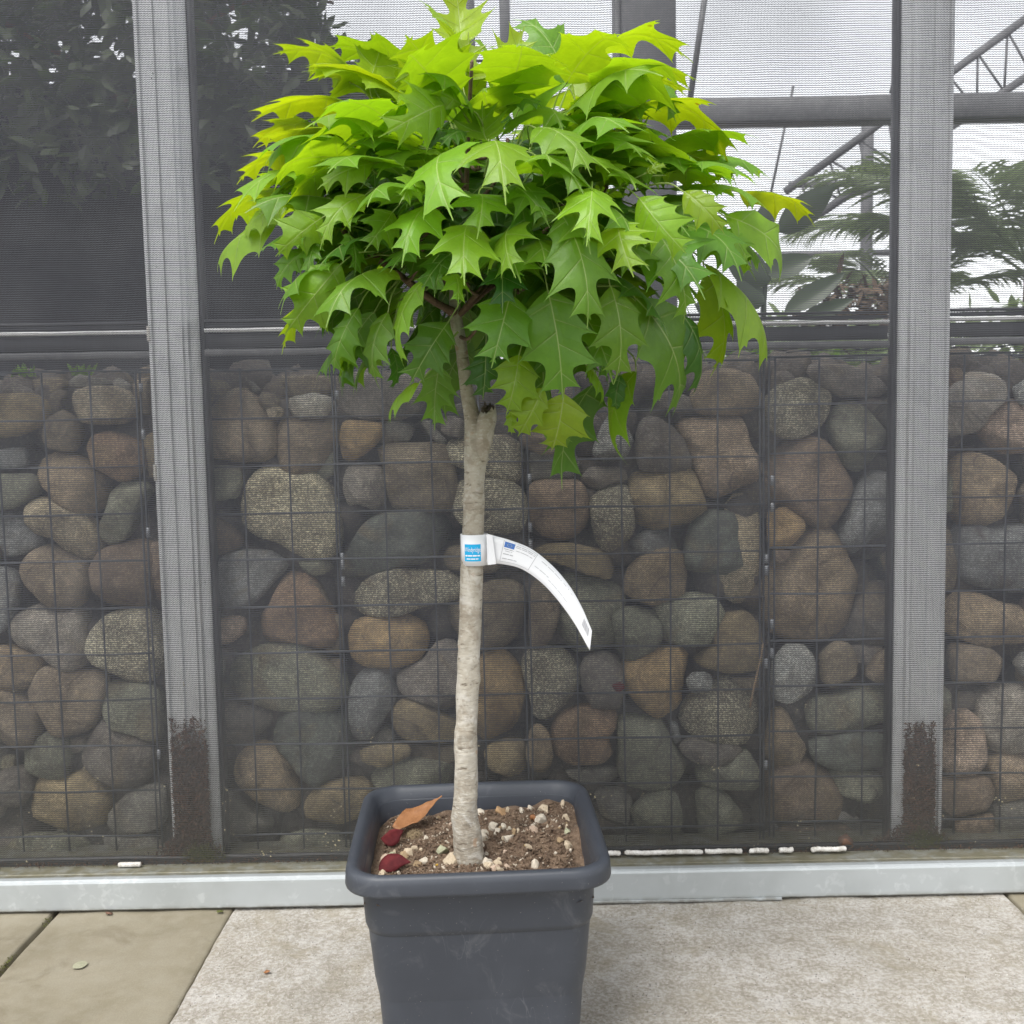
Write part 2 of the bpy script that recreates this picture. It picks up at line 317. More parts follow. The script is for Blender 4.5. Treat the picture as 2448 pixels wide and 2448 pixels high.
MT = dict(rough=mat_rough_concrete(), smooth=mat_smooth_concrete(), stone=mat_stone(), galv=mat_galv(),
    post=mat_alu('weathered_aluminium', (.50, .51, .52), (.74, .75, .76), .35, .36), rail=mat_alu('dark_rail_metal', (.035, .035, .04), (.06, .06, .065), .3, .45),
    bright=mat_alu('pale_rail_metal', (.62, .62, .62), (.8, .8, .8), .2, .4), net=mat_net(), leaf=mat_leaf(), bark=mat_bark(),
    twig=mat_simple('brown_twig_bark', (.16, .105, .065), (.075, .048, .032), 60, .8, .5), pot=mat_plastic(), soil=mat_soil(),
    peb=mat_objcol('limestone_chip', .85, 90, .5, .003), paper=mat_paper(), blue=mat_flat('cyan_print', (.0, .42, .80)), ink=mat_flat('grey_print', (.16, .16, .17)),
    inkl=mat_flat('pale_grey_print', (.42, .42, .44)), white=mat_flat('white_print', (.88, .90, .92)), eublue=mat_flat('flag_blue_print', (.055, .17, .50)), gold=mat_flat('flag_yellow_print', (.55, .55, .25)),
    wire=mat_simple('gabion_wire_zinc', (.085, .092, .105), (.06, .065, .075), 80, .5, .2, .001, .3), clip=mat_simple('clip_zinc', (.34, .35, .37), (.22, .23, .25), 80, .4, .2, .001, .5),
    steel=mat_simple('painted_steel', (.10, .10, .105), (.075, .075, .08), 12, .6, .1), steel2=mat_simple('weathered_grey_steel', (.16, .16, .165), (.11, .11, .115), 9, .6, .1),
    cloth=mat_simple('black_shade_cloth', (.014, .014, .017), (.022, .022, .026), 30, .9, .5), dkleaf=mat_simple('dark_laurel_leaf', (.06, .075, .045), (.09, .115, .055), 20, .4, .2, .002, 0., .5, (.06, .10, .02)),
    palm=mat_simple('palm_leaflet', (.19, .25, .12), (.24, .30, .15), 14, .5, .2, .002, 0., .5, (.36, .46, .18)), rub=mat_simple('broad_dark_leaf', (.06, .085, .05), (.085, .115, .065), 8, .4, .2, .003, 0., .5, (.05, .09, .03)),
    brown=mat_simple('dried_brown_foliage', (.13, .085, .05), (.08, .055, .035), 18, .8, .3), grass=mat_simple('fresh_green_foliage', (.14, .26, .03), (.08, .18, .025), 16, .5, .2, .002, 0., .5, (.25, .42, .04)),
    litter=mat_objcol('leaf_litter_crumb', .9, 90, .6, .003), litd=mat_simple('dark_plant_litter', (.095, .060, .042), (.05, .032, .024), 200, .95, .8), litr=mat_simple('rusty_plant_litter', (.18, .10, .065), (.1, .058, .04), 200, .95, .8), litp=mat_simple('straw_bits', (.42, .33, .20), (.28, .21, .13), 100, .9, .4),
    moss=mat_simple('olive_moss', (.105, .11, .025), (.06, .07, .018), 200, .95, .6), earth=mat_simple('bare_earth', (.10, .085, .065), (.06, .052, .04), 6, .95, .8, .02),
    foam=mat_simple('white_foam', (.66, .645, .61), (.40, .375, .33), 90, .7, .3), red=mat_simple('red_fallen_leaf', (.075, .012, .015), (.13, .02, .022), 60, .8, .3, .002, 0., .2), orange=mat_simple('orange_dry_leaf', (.42, .20, .085), (.30, .13, .05), 70, .6, .5, .002, 0., .5, (.5, .25, .08)),
    gravel=mat_simple('fine_limestone_grit', (.46, .40, .32), (.34, .28, .21), 300, .9, .4), straw=mat_simple('dry_straw', (.36, .25, .15), (.25, .17, .1), 90, .8, .3), cut=mat_simple('grey_cut_wood', (.11, .085, .065), (.05, .038, .03), 70, .9, .9, .004))

STONES = [
(0,0,'y',[(-1.108,1.055),(-1.026,1.057),(-0.997,1.04),(-0.981,1.021),(-0.999,0.995),(-1.049,0.973),(-1.114,0.967)]),
(0,1,'p',[(-1.092,1.076),(-1.065,1.082),(-1.028,1.068),(-1.019,1.054),(-1.063,1.055),(-1.094,1.058)]),
(0,0,'T',[(-0.944,1.035),(-0.924,1.057),(-0.89,1.068),(-0.841,1.067),(-0.805,1.051),(-0.797,1.021),(-0.815,0.995),(-0.875,0.991),(-0.92,0.999),(-0.94,1.016)]),
(0,1,'b',[(-0.996,1.021),(-0.979,1.059),(-0.959,1.066),(-0.95,1.059),(-0.965,1.032),(-0.97,1.013)]),
(0,0,'b',[(-0.992,0.984),(-0.98,1.006),(-0.956,1.02),(-0.921,0.99),(-0.918,0.963),(-0.939,0.934),(-0.987,0.942),(-0.997,0.961)]),
(0,0,'o',[(-0.903,0.941),(-0.892,0.963),(-0.861,0.972),(-0.828,0.964),(-0.791,0.946),(-0.786,0.901),(-0.814,0.875),(-0.844,0.871),(-0.895,0.903)]),
(0,1,'u',[(-1.132,0.936),(-1.051,0.942),(-1.047,0.904),(-1.088,0.897),(-1.134,0.9)]),
(0,0,'t',[(-1.022,0.894),(-1.011,0.916),(-0.98,0.934),(-0.947,0.926),(-0.91,0.903),(-0.878,0.868),(-0.868,0.842),(-0.897,0.804),(-0.931,0.803),(-0.975,0.821),(-1.0,0.856),(-1.014,0.871)]),
(0,0,'e',[(-1.123,0.884),(-1.028,0.884),(-1.016,0.863),(-1.023,0.841),(-1.074,0.815),(-1.127,0.811)]),
(0,0,'w',[(-1.048,0.803),(-1.036,0.826),(-1.005,0.833),(-0.972,0.817),(-0.935,0.801),(-0.91,0.77),(-0.903,0.732),(-0.917,0.702),(-0.952,0.695),(-0.981,0.718),(-0.991,0.745),(-1.028,0.757),(-1.046,0.78)]),
(0,0,'e',[(-0.861,0.841),(-0.837,0.864),(-0.795,0.863),(-0.777,0.847),(-0.801,0.818),(-0.819,0.768),(-0.835,0.746),(-0.886,0.728),(-0.899,0.759),(-0.875,0.792)]),
(0,1,'u',[(-1.148,0.798),(-1.075,0.8),(-1.028,0.749),(-1.033,0.726),(-1.076,0.711),(-1.154,0.705)]),
(0,0,'k',[(-1.065,0.685),(-1.046,0.708),(-1.011,0.728),(-0.985,0.718),(-0.934,0.683),(-0.926,0.648),(-0.946,0.602),(-0.985,0.589),(-1.014,0.603),(-1.05,0.643)]),
(0,0,'r',[(-0.915,0.675),(-0.89,0.716),(-0.805,0.736),(-0.783,0.726),(-0.789,0.611),(-0.82,0.594),(-0.889,0.595),(-0.912,0.632)]),
(0,0,'u',[(-1.135,0.687),(-1.082,0.682),(-1.067,0.655),(-1.071,0.62),(-1.094,0.558),(-1.137,0.54)]),
(0,0,'G',[(-1.098,0.547),(-1.085,0.574),(-1.038,0.596),(-0.996,0.588),(-0.943,0.587),(-0.942,0.536),(-0.938,0.497),(-0.95,0.462),(-0.989,0.453),(-1.018,0.471),(-1.04,0.491),(-1.085,0.516)]),
(0,0,'s',[(-0.935,0.511),(-0.917,0.541),(-0.886,0.57),(-0.833,0.582),(-0.79,0.582),(-0.785,0.542),(-0.769,0.511),(-0.769,0.475),(-0.797,0.432),(-0.824,0.424),(-0.863,0.44),(-0.892,0.457),(-0.927,0.478)]),
(1,1,'y',[(-0.788,0.953),(-0.77,0.968),(-0.74,0.952),(-0.743,0.883),(-0.782,0.876)]),
(1,1,'r',[(-0.789,0.721),(-0.773,0.74),(-0.753,0.681),(-0.768,0.603),(-0.799,0.596)]),
(0,1,'g',[(-0.943,1.081),(-0.92,1.096),(-0.886,1.088),(-0.855,1.087),(-0.853,1.068),(-0.94,1.07)]),
(0,1,'g',[(-0.856,1.08),(-0.836,1.087),(-0.816,1.073),(-0.814,1.037),(-0.834,1.06)]),
(0,1,'b',[(-0.806,1.086),(-0.775,1.093),(-0.776,0.998),(-0.801,1.022)]),
(0,2,'b',[(-1.041,1.088),(-0.963,1.091),(-0.961,1.071),(-0.992,1.06),(-1.02,1.045),(-1.032,1.053)]),
(0,0,'t',[(-1.136,0.505),(-1.099,0.513),(-1.074,0.501),(-1.029,0.48),(-1.041,0.446),(-1.058,0.423),(-1.095,0.411),(-1.141,0.422)]),
(0,0,'k',[(-1.059,0.417),(-1.04,0.453),(-1.02,0.463),(-0.981,0.452),(-0.906,0.444),(-0.9,0.427),(-0.912,0.377),(-0.928,0.333),(-0.989,0.314),(-1.018,0.316),(-1.038,0.369),(-1.055,0.393)]),
(0,0,'e',[(-0.909,0.41),(-0.89,0.423),(-0.818,0.42),(-0.782,0.401),(-0.783,0.296),(-0.81,0.304),(-0.833,0.318),(-0.879,0.325),(-0.9,0.366)]),
(0,0,'k',[(-1.141,0.415),(-1.102,0.411),(-1.063,0.393),(-1.043,0.369),(-1.048,0.325),(-1.063,0.292),(-1.096,0.284),(-1.149,0.288)]),
(0,0,'e',[(-1.083,0.282),(-1.063,0.295),(-1.032,0.316),(-0.989,0.304),(-0.985,0.263),(-0.994,0.222),(-1.018,0.211),(-1.054,0.223),(-1.079,0.248)]),
(0,0,'p',[(-0.958,0.269),(-0.933,0.309),(-0.901,0.349),(-0.876,0.322),(-0.83,0.311),(-0.792,0.28),(-0.8,0.246),(-0.829,0.199),(-0.883,0.191),(-0.934,0.218),(-0.959,0.245)]),
(0,0,'p',[(-1.153,0.232),(-1.086,0.239),(-1.071,0.214),(-1.07,0.193),(-1.094,0.156),(-1.159,0.14)]),
(0,0,'y',[(-1.08,0.135),(-1.065,0.196),(-1.048,0.213),(-0.991,0.212),(-0.967,0.225),(-0.929,0.197),(-0.908,0.156),(-0.927,0.104),(-0.978,0.092),(-1.03,0.106),(-1.076,0.121)]),
(0,0,'g',[(-0.905,0.114),(-0.892,0.142),(-0.86,0.175),(-0.816,0.191),(-0.783,0.191),(-0.781,0.115),(-0.841,0.089),(-0.901,0.087)]),
(0,1,'p',[(-1.18,0.107),(-1.103,0.095),(-1.094,0.078),(-1.114,0.022),(-1.186,0.023)]),
(0,0,'e',[(-1.136,0.067),(-1.075,0.094),(-0.981,0.088),(-0.942,0.07),(-0.957,0.039),(-1.124,0.043)]),
(0,0,'g',[(-0.942,0.07),(-0.881,0.083),(-0.791,0.081),(-0.782,0.06),(-0.81,0.04),(-0.937,0.039)]),
(0,1,'e',[(-1.171,0.264),(-1.11,0.263),(-1.115,0.232),(-1.173,0.226)]),
(0,1,'p',[(-1.003,0.295),(-0.953,0.301),(-0.95,0.277),(-0.988,0.264)]),
(1,0,'b',[(-0.67,1.086),(-0.635,1.086),(-0.627,1.047),(-0.638,1.028),(-0.673,1.026)]),
(1,0,'b',[(-0.632,1.076),(-0.606,1.077),(-0.593,1.062),(-0.608,1.047),(-0.625,1.05)]),
(1,0,'k',[(-0.652,0.99),(-0.625,1.028),(-0.575,1.052),(-0.559,1.049),(-0.534,1.029),(-0.513,0.994),(-0.505,0.958),(-0.509,0.929),(-0.526,0.91),(-0.581,0.908),(-0.649,0.919),(-0.657,0.951)]),
(1,1,'b',[(-0.639,1.039),(-0.589,1.062),(-0.562,1.061),(-0.56,1.05),(-0.609,1.035),(-0.636,1.027)]),
(1,1,'g',[(-0.562,1.078),(-0.549,1.073),(-0.533,1.054),(-0.546,1.05)]),
(1,0,'b',[(-0.537,1.042),(-0.521,1.05),(-0.498,1.045),(-0.489,1.032),(-0.496,1.016),(-0.516,1.013),(-0.531,1.026)]),
(1,0,'T',[(-0.516,1.016),(-0.502,1.022),(-0.483,1.016),(-0.482,1.003),(-0.497,0.993),(-0.511,0.998)]),
(1,1,'b',[(-0.509,1.082),(-0.378,1.086),(-0.38,1.043),(-0.386,1.04),(-0.432,1.049),(-0.478,1.035),(-0.493,1.065)]),
(1,0,'W',[(-0.483,1.025),(-0.457,1.039),(-0.418,1.046),(-0.386,1.038),(-0.374,1.026),(-0.38,1.014),(-0.4,0.995),(-0.449,0.996),(-0.471,0.998)]),
(1,0,'k',[(-0.5,0.948),(-0.494,0.984),(-0.478,0.993),(-0.4,0.993),(-0.378,0.981),(-0.375,0.946),(-0.39,0.914),(-0.411,0.885),(-0.463,0.87),(-0.495,0.884),(-0.5,0.916)]),
(1,0,'p',[(-0.37,1.068),(-0.346,1.085),(-0.291,1.085),(-0.22,1.081),(-0.189,1.058),(-0.18,1.016),(-0.2,0.994),(-0.255,0.989),(-0.32,0.996),(-0.351,1.01),(-0.367,1.036)]),
(1,0,'Y',[(-0.363,0.946),(-0.356,0.981),(-0.343,0.987),(-0.275,0.979),(-0.272,0.963),(-0.289,0.938),(-0.312,0.919),(-0.339,0.903),(-0.358,0.91)]),
(1,1,'g',[(-0.28,0.97),(-0.257,0.985),(-0.211,0.981),(-0.205,0.968),(-0.222,0.942),(-0.265,0.933),(-0.284,0.947)]),
(1,1,'g',[(-0.194,0.981),(-0.178,0.987),(-0.152,0.954),(-0.136,0.941),(-0.146,0.928),(-0.172,0.948)]),
(1,0,'p',[(-0.146,0.98),(-0.129,0.993),(-0.097,0.982),(-0.098,0.947),(-0.13,0.951),(-0.146,0.961)]),
(1,1,'g',[(-0.131,1.012),(-0.105,1.019),(-0.092,1.015),(-0.092,0.986),(-0.125,0.993)]),
(1,0,'b',[(-0.285,0.925),(-0.26,0.931),(-0.166,0.931),(-0.137,0.928),(-0.126,0.87),(-0.118,0.815),(-0.134,0.792),(-0.212,0.792),(-0.254,0.798),(-0.266,0.834),(-0.271,0.886)]),
(1,0,'s',[(-0.136,0.922),(-0.124,0.939),(-0.095,0.944),(-0.021,0.949),(0.011,0.942),(0.027,0.925),(0.028,0.867),(0.01,0.851),(-0.045,0.859),(-0.097,0.882),(-0.129,0.891)]),
(1,0,'s',[(-0.124,0.844),(-0.114,0.853),(-0.045,0.855),(-0.0,0.845),(0.019,0.831),(0.028,0.808),(0.026,0.769),(0.014,0.747),(-0.018,0.742),(-0.084,0.744),(-0.119,0.779)]),
(1,0,'G',[(-0.353,0.874),(-0.346,0.887),(-0.281,0.886),(-0.276,0.85),(-0.274,0.808),(-0.29,0.795),(-0.335,0.812),(-0.36,0.796),(-0.36,0.835)]),
(1,0,'q',[(-0.568,0.839),(-0.557,0.869),(-0.511,0.894),(-0.482,0.87),(-0.463,0.867),(-0.411,0.874),(-0.396,0.843),(-0.382,0.784),(-0.377,0.738),(-0.391,0.702),(-0.431,0.691),(-0.469,0.707),(-0.507,0.731),(-0.562,0.745),(-0.58,0.781)]),
(1,0,'e',[(-0.653,0.893),(-0.582,0.892),(-0.578,0.862),(-0.588,0.83),(-0.634,0.824),(-0.653,0.835)]),
(1,1,'e',[(-0.418,0.877),(-0.387,0.926),(-0.379,0.919),(-0.382,0.873),(-0.409,0.863)]),
(1,1,'r',[(-0.68,0.779),(-0.637,0.778),(-0.592,0.741),(-0.591,0.721),(-0.633,0.705),(-0.683,0.706)]),
(1,0,'d',[(-0.379,0.656),(-0.359,0.688),(-0.341,0.727),(-0.317,0.76),(-0.287,0.78),(-0.213,0.784),(-0.131,0.779),(-0.113,0.733),(-0.149,0.707),(-0.183,0.682),(-0.265,0.67),(-0.314,0.654),(-0.363,0.647)]),
(1,0,'u',[(-0.647,0.671),(-0.629,0.697),(-0.587,0.707),(-0.534,0.705),(-0.503,0.684),(-0.492,0.668),(-0.52,0.649),(-0.548,0.616),(-0.571,0.597),(-0.628,0.588),(-0.642,0.624)]),
(1,1,'e',[(-0.478,0.679),(-0.438,0.684),(-0.388,0.69),(-0.386,0.67),(-0.419,0.654),(-0.456,0.651)]),
(1,0,'o',[(-0.574,0.527),(-0.563,0.557),(-0.526,0.589),(-0.511,0.629),(-0.491,0.658),(-0.445,0.647),(-0.423,0.614),(-0.405,0.577),(-0.393,0.547),(-0.384,0.527),(-0.418,0.495),(-0.476,0.508),(-0.549,0.506),(-0.572,0.514)]),
(1,1,'b',[(-0.453,0.648),(-0.423,0.634),(-0.405,0.593),(-0.406,0.573),(-0.425,0.6)]),
(1,0,'s',[(-0.352,0.592),(-0.338,0.619),(-0.298,0.651),(-0.248,0.665),(-0.2,0.659),(-0.151,0.658),(-0.112,0.651),(-0.109,0.614),(-0.126,0.595),(-0.185,0.589),(-0.251,0.567),(-0.307,0.565),(-0.343,0.579)]),
(1,1,'b',[(-0.166,0.683),(-0.139,0.709),(-0.069,0.714),(-0.023,0.66),(-0.054,0.65),(-0.146,0.662)]),
(1,0,'K',[(-0.663,0.529),(-0.642,0.561),(-0.612,0.568),(-0.583,0.564),(-0.587,0.534),(-0.614,0.514),(-0.651,0.507),(-0.66,0.512)]),
(1,0,'Y',[(-0.358,0.521),(-0.344,0.547),(-0.314,0.558),(-0.238,0.558),(-0.2,0.541),(-0.194,0.501),(-0.211,0.468),(-0.261,0.449),(-0.314,0.45),(-0.35,0.464),(-0.357,0.491)]),
(1,0,'b',[(-0.063,0.621),(-0.021,0.638),(0.009,0.626),(0.024,0.592),(0.024,0.566),(0.003,0.52),(-0.023,0.493),(-0.066,0.484),(-0.105,0.502),(-0.137,0.546),(-0.16,0.543),(-0.137,0.576),(-0.103,0.601)]),
(1,0,'p',[(-0.252,0.432),(-0.195,0.464),(-0.168,0.5),(-0.122,0.499),(-0.118,0.395),(-0.129,0.348),(-0.158,0.342),(-0.178,0.363),(-0.24,0.388),(-0.253,0.405)]),
(1,0,'E',[(-0.622,0.449),(-0.603,0.469),(-0.563,0.491),(-0.51,0.5),(-0.47,0.5),(-0.438,0.486),(-0.412,0.462),(-0.384,0.431),(-0.377,0.397),(-0.382,0.37),(-0.406,0.361),(-0.489,0.359),(-0.555,0.364),(-0.603,0.381),(-0.621,0.405)]),
(1,0,'g',[(-0.675,0.48),(-0.632,0.476),(-0.632,0.452),(-0.645,0.406),(-0.679,0.393)]),
(1,1,'p',[(-0.679,0.355),(-0.615,0.364),(-0.558,0.346),(-0.531,0.342),(-0.549,0.321),(-0.58,0.291),(-0.642,0.268),(-0.676,0.272)]),
(1,0,'d',[(-0.547,0.306),(-0.529,0.336),(-0.489,0.352),(-0.436,0.358),(-0.383,0.353),(-0.374,0.319),(-0.359,0.268),(-0.358,0.217),(-0.412,0.194),(-0.462,0.189),(-0.487,0.233),(-0.512,0.265),(-0.544,0.286)]),
(1,0,'t',[(-0.626,0.205),(-0.616,0.243),(-0.592,0.269),(-0.558,0.274),(-0.519,0.251),(-0.5,0.227),(-0.495,0.196),(-0.486,0.162),(-0.497,0.131),(-0.521,0.125),(-0.557,0.142),(-0.586,0.157),(-0.618,0.188)]),
(1,0,'y',[(-0.47,0.144),(-0.456,0.171),(-0.412,0.191),(-0.362,0.197),(-0.322,0.193),(-0.33,0.152),(-0.358,0.114),(-0.398,0.103),(-0.441,0.109),(-0.464,0.123)]),
(1,0,'u',[(-0.362,0.387),(-0.354,0.424),(-0.334,0.443),(-0.301,0.439),(-0.278,0.425),(-0.26,0.395),(-0.27,0.365),(-0.287,0.345),(-0.305,0.311),(-0.329,0.288),(-0.355,0.302),(-0.362,0.333)]),
(1,0,'y',[(-0.269,0.351),(-0.247,0.374),(-0.211,0.37),(-0.172,0.346),(-0.129,0.321),(-0.13,0.294),(-0.16,0.283),(-0.21,0.286),(-0.249,0.293),(-0.265,0.317)]),
(1,0,'y',[(-0.339,0.268),(-0.309,0.278),(-0.233,0.279),(-0.234,0.259),(-0.277,0.236),(-0.301,0.233),(-0.333,0.247)]),
(1,0,'e',[(-0.318,0.216),(-0.261,0.236),(-0.211,0.242),(-0.145,0.23),(-0.135,0.203),(-0.146,0.162),(-0.296,0.165),(-0.315,0.192)]),
(1,1,'b',[(-0.234,0.267),(-0.133,0.267),(-0.137,0.234),(-0.178,0.221),(-0.225,0.235)]),
(1,1,'g',[(-0.681,0.144),(-0.64,0.164),(-0.568,0.106),(-0.541,0.081),(-0.589,0.068),(-0.681,0.067)]),
(1,0,'e',[(-0.546,0.07),(-0.465,0.089),(-0.382,0.081),(-0.38,0.043),(-0.534,0.042)]),
(1,1,'b',[(-0.406,0.469),(-0.379,0.465),(-0.379,0.421),(-0.394,0.431)]),
(1,1,'b',[(-0.403,0.561),(-0.376,0.56),(-0.377,0.479),(-0.425,0.483),(-0.401,0.513)]),
(1,1,'g',[(-0.235,0.339),(-0.175,0.331),(-0.127,0.337),(-0.128,0.303),(-0.162,0.31)]),
(1,1,'g',[(-0.318,0.286),(-0.286,0.313),(-0.267,0.285),(-0.281,0.268)]),
(1,0,'r',[(0.042,0.834),(0.058,0.847),(0.104,0.849),(0.146,0.845),(0.158,0.826),(0.164,0.786),(0.158,0.757),(0.131,0.728),(0.102,0.72),(0.069,0.733),(0.044,0.759),(0.039,0.795)]),
(1,0,'s',[(0.173,0.809),(0.188,0.828),(0.217,0.844),(0.237,0.844),(0.253,0.824),(0.26,0.775),(0.262,0.742),(0.245,0.719),(0.209,0.699),(0.186,0.711),(0.174,0.76)]),
(1,0,'y',[(0.263,0.869),(0.279,0.865),(0.318,0.861),(0.373,0.88),(0.396,0.857),(0.412,0.801),(0.425,0.775),(0.405,0.759),(0.337,0.75),(0.275,0.738),(0.259,0.788),(0.259,0.837)]),
(1,0,'p',[(0.276,0.953),(0.29,0.978),(0.315,0.979),(0.344,0.961),(0.37,0.932),(0.386,0.893),(0.383,0.873),(0.324,0.861),(0.279,0.875),(0.273,0.914)]),
(1,0,'O',[(0.36,0.958),(0.39,0.973),(0.422,0.977),(0.493,0.978),(0.503,0.955),(0.512,0.916),(0.538,0.883),(0.535,0.844),(0.499,0.835),(0.454,0.813),(0.431,0.809),(0.415,0.827),(0.402,0.866),(0.383,0.918)]),
(1,0,'t',[(0.39,1.031),(0.416,1.075),(0.454,1.079),(0.512,1.075),(0.536,1.066),(0.536,0.996),(0.503,0.987),(0.441,0.988),(0.403,0.992)]),
(1,1,'p',[(0.308,1.024),(0.348,1.036),(0.397,1.019),(0.423,0.992),(0.364,0.992),(0.331,1.0)]),
(1,0,'U',[(0.176,0.91),(0.196,0.961),(0.212,0.986),(0.238,0.976),(0.26,0.934),(0.237,0.882),(0.201,0.886)]),
(1,1,'g',[(0.044,0.917),(0.067,0.907),(0.133,0.909),(0.146,0.889),(0.132,0.856),(0.046,0.851)]),
(1,1,'p',[(0.145,0.843),(0.172,0.875),(0.241,0.874),(0.251,0.844),(0.214,0.842),(0.185,0.826)]),
(1,0,'r',[(0.021,0.945),(0.044,0.957),(0.131,0.927),(0.14,0.923),(0.118,0.911),(0.066,0.908),(0.03,0.925)]),
(1,1,'w',[(0.472,0.797),(0.482,0.813),(0.508,0.816),(0.535,0.806),(0.538,0.732),(0.535,0.615),(0.528,0.565),(0.478,0.569),(0.448,0.587),(0.462,0.684)]),
(1,0,'d',[(0.379,0.694),(0.389,0.733),(0.402,0.762),(0.434,0.775),(0.48,0.767),(0.49,0.747),(0.493,0.714),(0.508,0.688),(0.499,0.649),(0.47,0.623),(0.441,0.646),(0.401,0.65),(0.372,0.658)]),
(1,1,'u',[(0.248,0.685),(0.263,0.714),(0.293,0.734),(0.336,0.735),(0.356,0.713),(0.359,0.689),(0.322,0.686),(0.262,0.657),(0.249,0.664)]),
(1,0,'t',[(0.244,0.614),(0.254,0.653),(0.277,0.676),(0.317,0.692),(0.356,0.691),(0.37,0.671),(0.37,0.608),(0.362,0.585),(0.322,0.566),(0.273,0.587),(0.247,0.604)]),
(1,0,'y',[(0.046,0.703),(0.072,0.711),(0.128,0.712),(0.193,0.697),(0.242,0.696),(0.241,0.654),(0.215,0.638),(0.159,0.649),(0.114,0.669),(0.072,0.683)]),
(1,0,'e',[(0.089,0.531),(0.106,0.583),(0.093,0.61),(0.114,0.64),(0.159,0.639),(0.208,0.621),(0.237,0.601),(0.24,0.568),(0.224,0.545),(0.22,0.495),(0.217,0.481),(0.131,0.476),(0.092,0.497)]),
(1,0,'k',[(0.038,0.611),(0.051,0.637),(0.074,0.634),(0.097,0.597),(0.096,0.557),(0.082,0.517),(0.059,0.488),(0.036,0.498),(0.035,0.565)]),
(1,0,'e',[(0.217,0.555),(0.25,0.568),(0.299,0.564),(0.316,0.534),(0.319,0.503),(0.305,0.48),(0.272,0.458),(0.229,0.458),(0.217,0.489)]),
(1,0,'E',[(0.303,0.56),(0.339,0.59),(0.388,0.595),(0.434,0.588),(0.46,0.544),(0.454,0.518),(0.427,0.491),(0.388,0.485),(0.338,0.493),(0.319,0.51)]),
(1,0,'y',[(0.437,0.505),(0.46,0.547),(0.506,0.551),(0.529,0.526),(0.536,0.483),(0.533,0.426),(0.467,0.427),(0.411,0.442),(0.384,0.455),(0.434,0.478)]),
(1,0,'s',[(0.02,0.459),(0.039,0.476),(0.078,0.481),(0.111,0.471),(0.13,0.444),(0.142,0.41),(0.129,0.37),(0.109,0.34),(0.069,0.327),(0.04,0.341),(0.034,0.385),(0.021,0.426)]),
(1,0,'Y',[(-0.07,0.468),(-0.03,0.475),(-0.001,0.46),(0.018,0.426),(0.019,0.395),(0.007,0.342),(-0.011,0.298),(-0.044,0.285),(-0.074,0.282),(-0.096,0.327),(-0.094,0.428)]),
(1,0,'p',[(0.144,0.437),(0.157,0.46),(0.2,0.472),(0.23,0.462),(0.234,0.408),(0.228,0.354),(0.169,0.355),(0.15,0.396)]),
(1,0,'Y',[(0.239,0.445),(0.282,0.457),(0.305,0.47),(0.355,0.476),(0.379,0.459),(0.374,0.425),(0.364,0.385),(0.367,0.345),(0.311,0.327),(0.275,0.353),(0.242,0.394)]),
(1,0,'U',[(0.371,0.412),(0.387,0.429),(0.411,0.428),(0.429,0.418),(0.42,0.391),(0.394,0.385),(0.377,0.388)]),
(1,0,'s',[(0.367,0.325),(0.381,0.355),(0.41,0.381),(0.434,0.391),(0.46,0.41),(0.5,0.389),(0.526,0.369),(0.529,0.294),(0.503,0.268),(0.447,0.265),(0.397,0.283),(0.374,0.297)]),
(1,0,'p',[(0.36,0.27),(0.387,0.28),(0.44,0.266),(0.503,0.261),(0.486,0.237),(0.453,0.218),(0.393,0.226),(0.367,0.247)]),
(1,0,'e',[(0.393,0.198),(0.413,0.215),(0.46,0.217),(0.5,0.254),(0.53,0.202),(0.53,0.161),(0.403,0.167)]),
(1,0,'o',[(0.086,0.31),(0.102,0.333),(0.139,0.346),(0.169,0.35),(0.218,0.338),(0.218,0.304),(0.194,0.277),(0.214,0.253),(0.187,0.226),(0.121,0.224),(0.085,0.252),(0.082,0.29)]),
(1,0,'t',[(0.033,0.307),(0.046,0.317),(0.069,0.303),(0.075,0.269),(0.082,0.204),(0.031,0.202),(0.022,0.257)]),
(1,0,'y',[(-0.071,0.262),(-0.028,0.281),(0.015,0.281),(0.021,0.209),(-0.019,0.206),(-0.059,0.224)]),
(1,0,'e',[(0.225,0.317),(0.255,0.323),(0.321,0.312),(0.34,0.264),(0.367,0.226),(0.37,0.202),(0.346,0.179),(0.313,0.162),(0.24,0.181),(0.227,0.219),(0.231,0.27)]),
(1,0,'e',[(0.253,0.115),(0.28,0.146),(0.32,0.159),(0.35,0.151),(0.359,0.106),(0.353,0.062),(0.256,0.064)]),
(1,1,'g',[(0.173,0.154),(0.234,0.156),(0.254,0.135),(0.243,0.069),(0.199,0.066)]),
(1,0,'e',[(0.4,0.147),(0.426,0.163),(0.466,0.142),(0.506,0.09),(0.5,0.059),(0.406,0.061)]),
(1,1,'g',[(0.086,0.204),(0.224,0.209),(0.231,0.174),(0.156,0.175)]),
(1,1,'u',[(0.337,0.314),(0.357,0.306),(0.363,0.272),(0.35,0.262)]),
(1,1,'b',[(0.468,0.407),(0.539,0.406),(0.539,0.371),(0.508,0.379)]),
(2,0,'p',[(0.63,1.08),(0.66,1.088),(0.724,1.083),(0.773,1.062),(0.807,1.031),(0.781,1.019),(0.705,1.02),(0.668,1.042),(0.645,1.061)]),
(2,0,'s',[(0.555,1.018),(0.578,1.043),(0.623,1.057),(0.66,1.049),(0.683,1.023),(0.679,0.989),(0.661,0.956),(0.627,0.934),(0.582,0.938),(0.559,0.961)]),
(2,0,'e',[(0.687,0.959),(0.702,0.996),(0.728,1.011),(0.766,0.98),(0.8,0.942),(0.797,0.919),(0.767,0.878),(0.745,0.856),(0.722,0.872),(0.703,0.91)]),
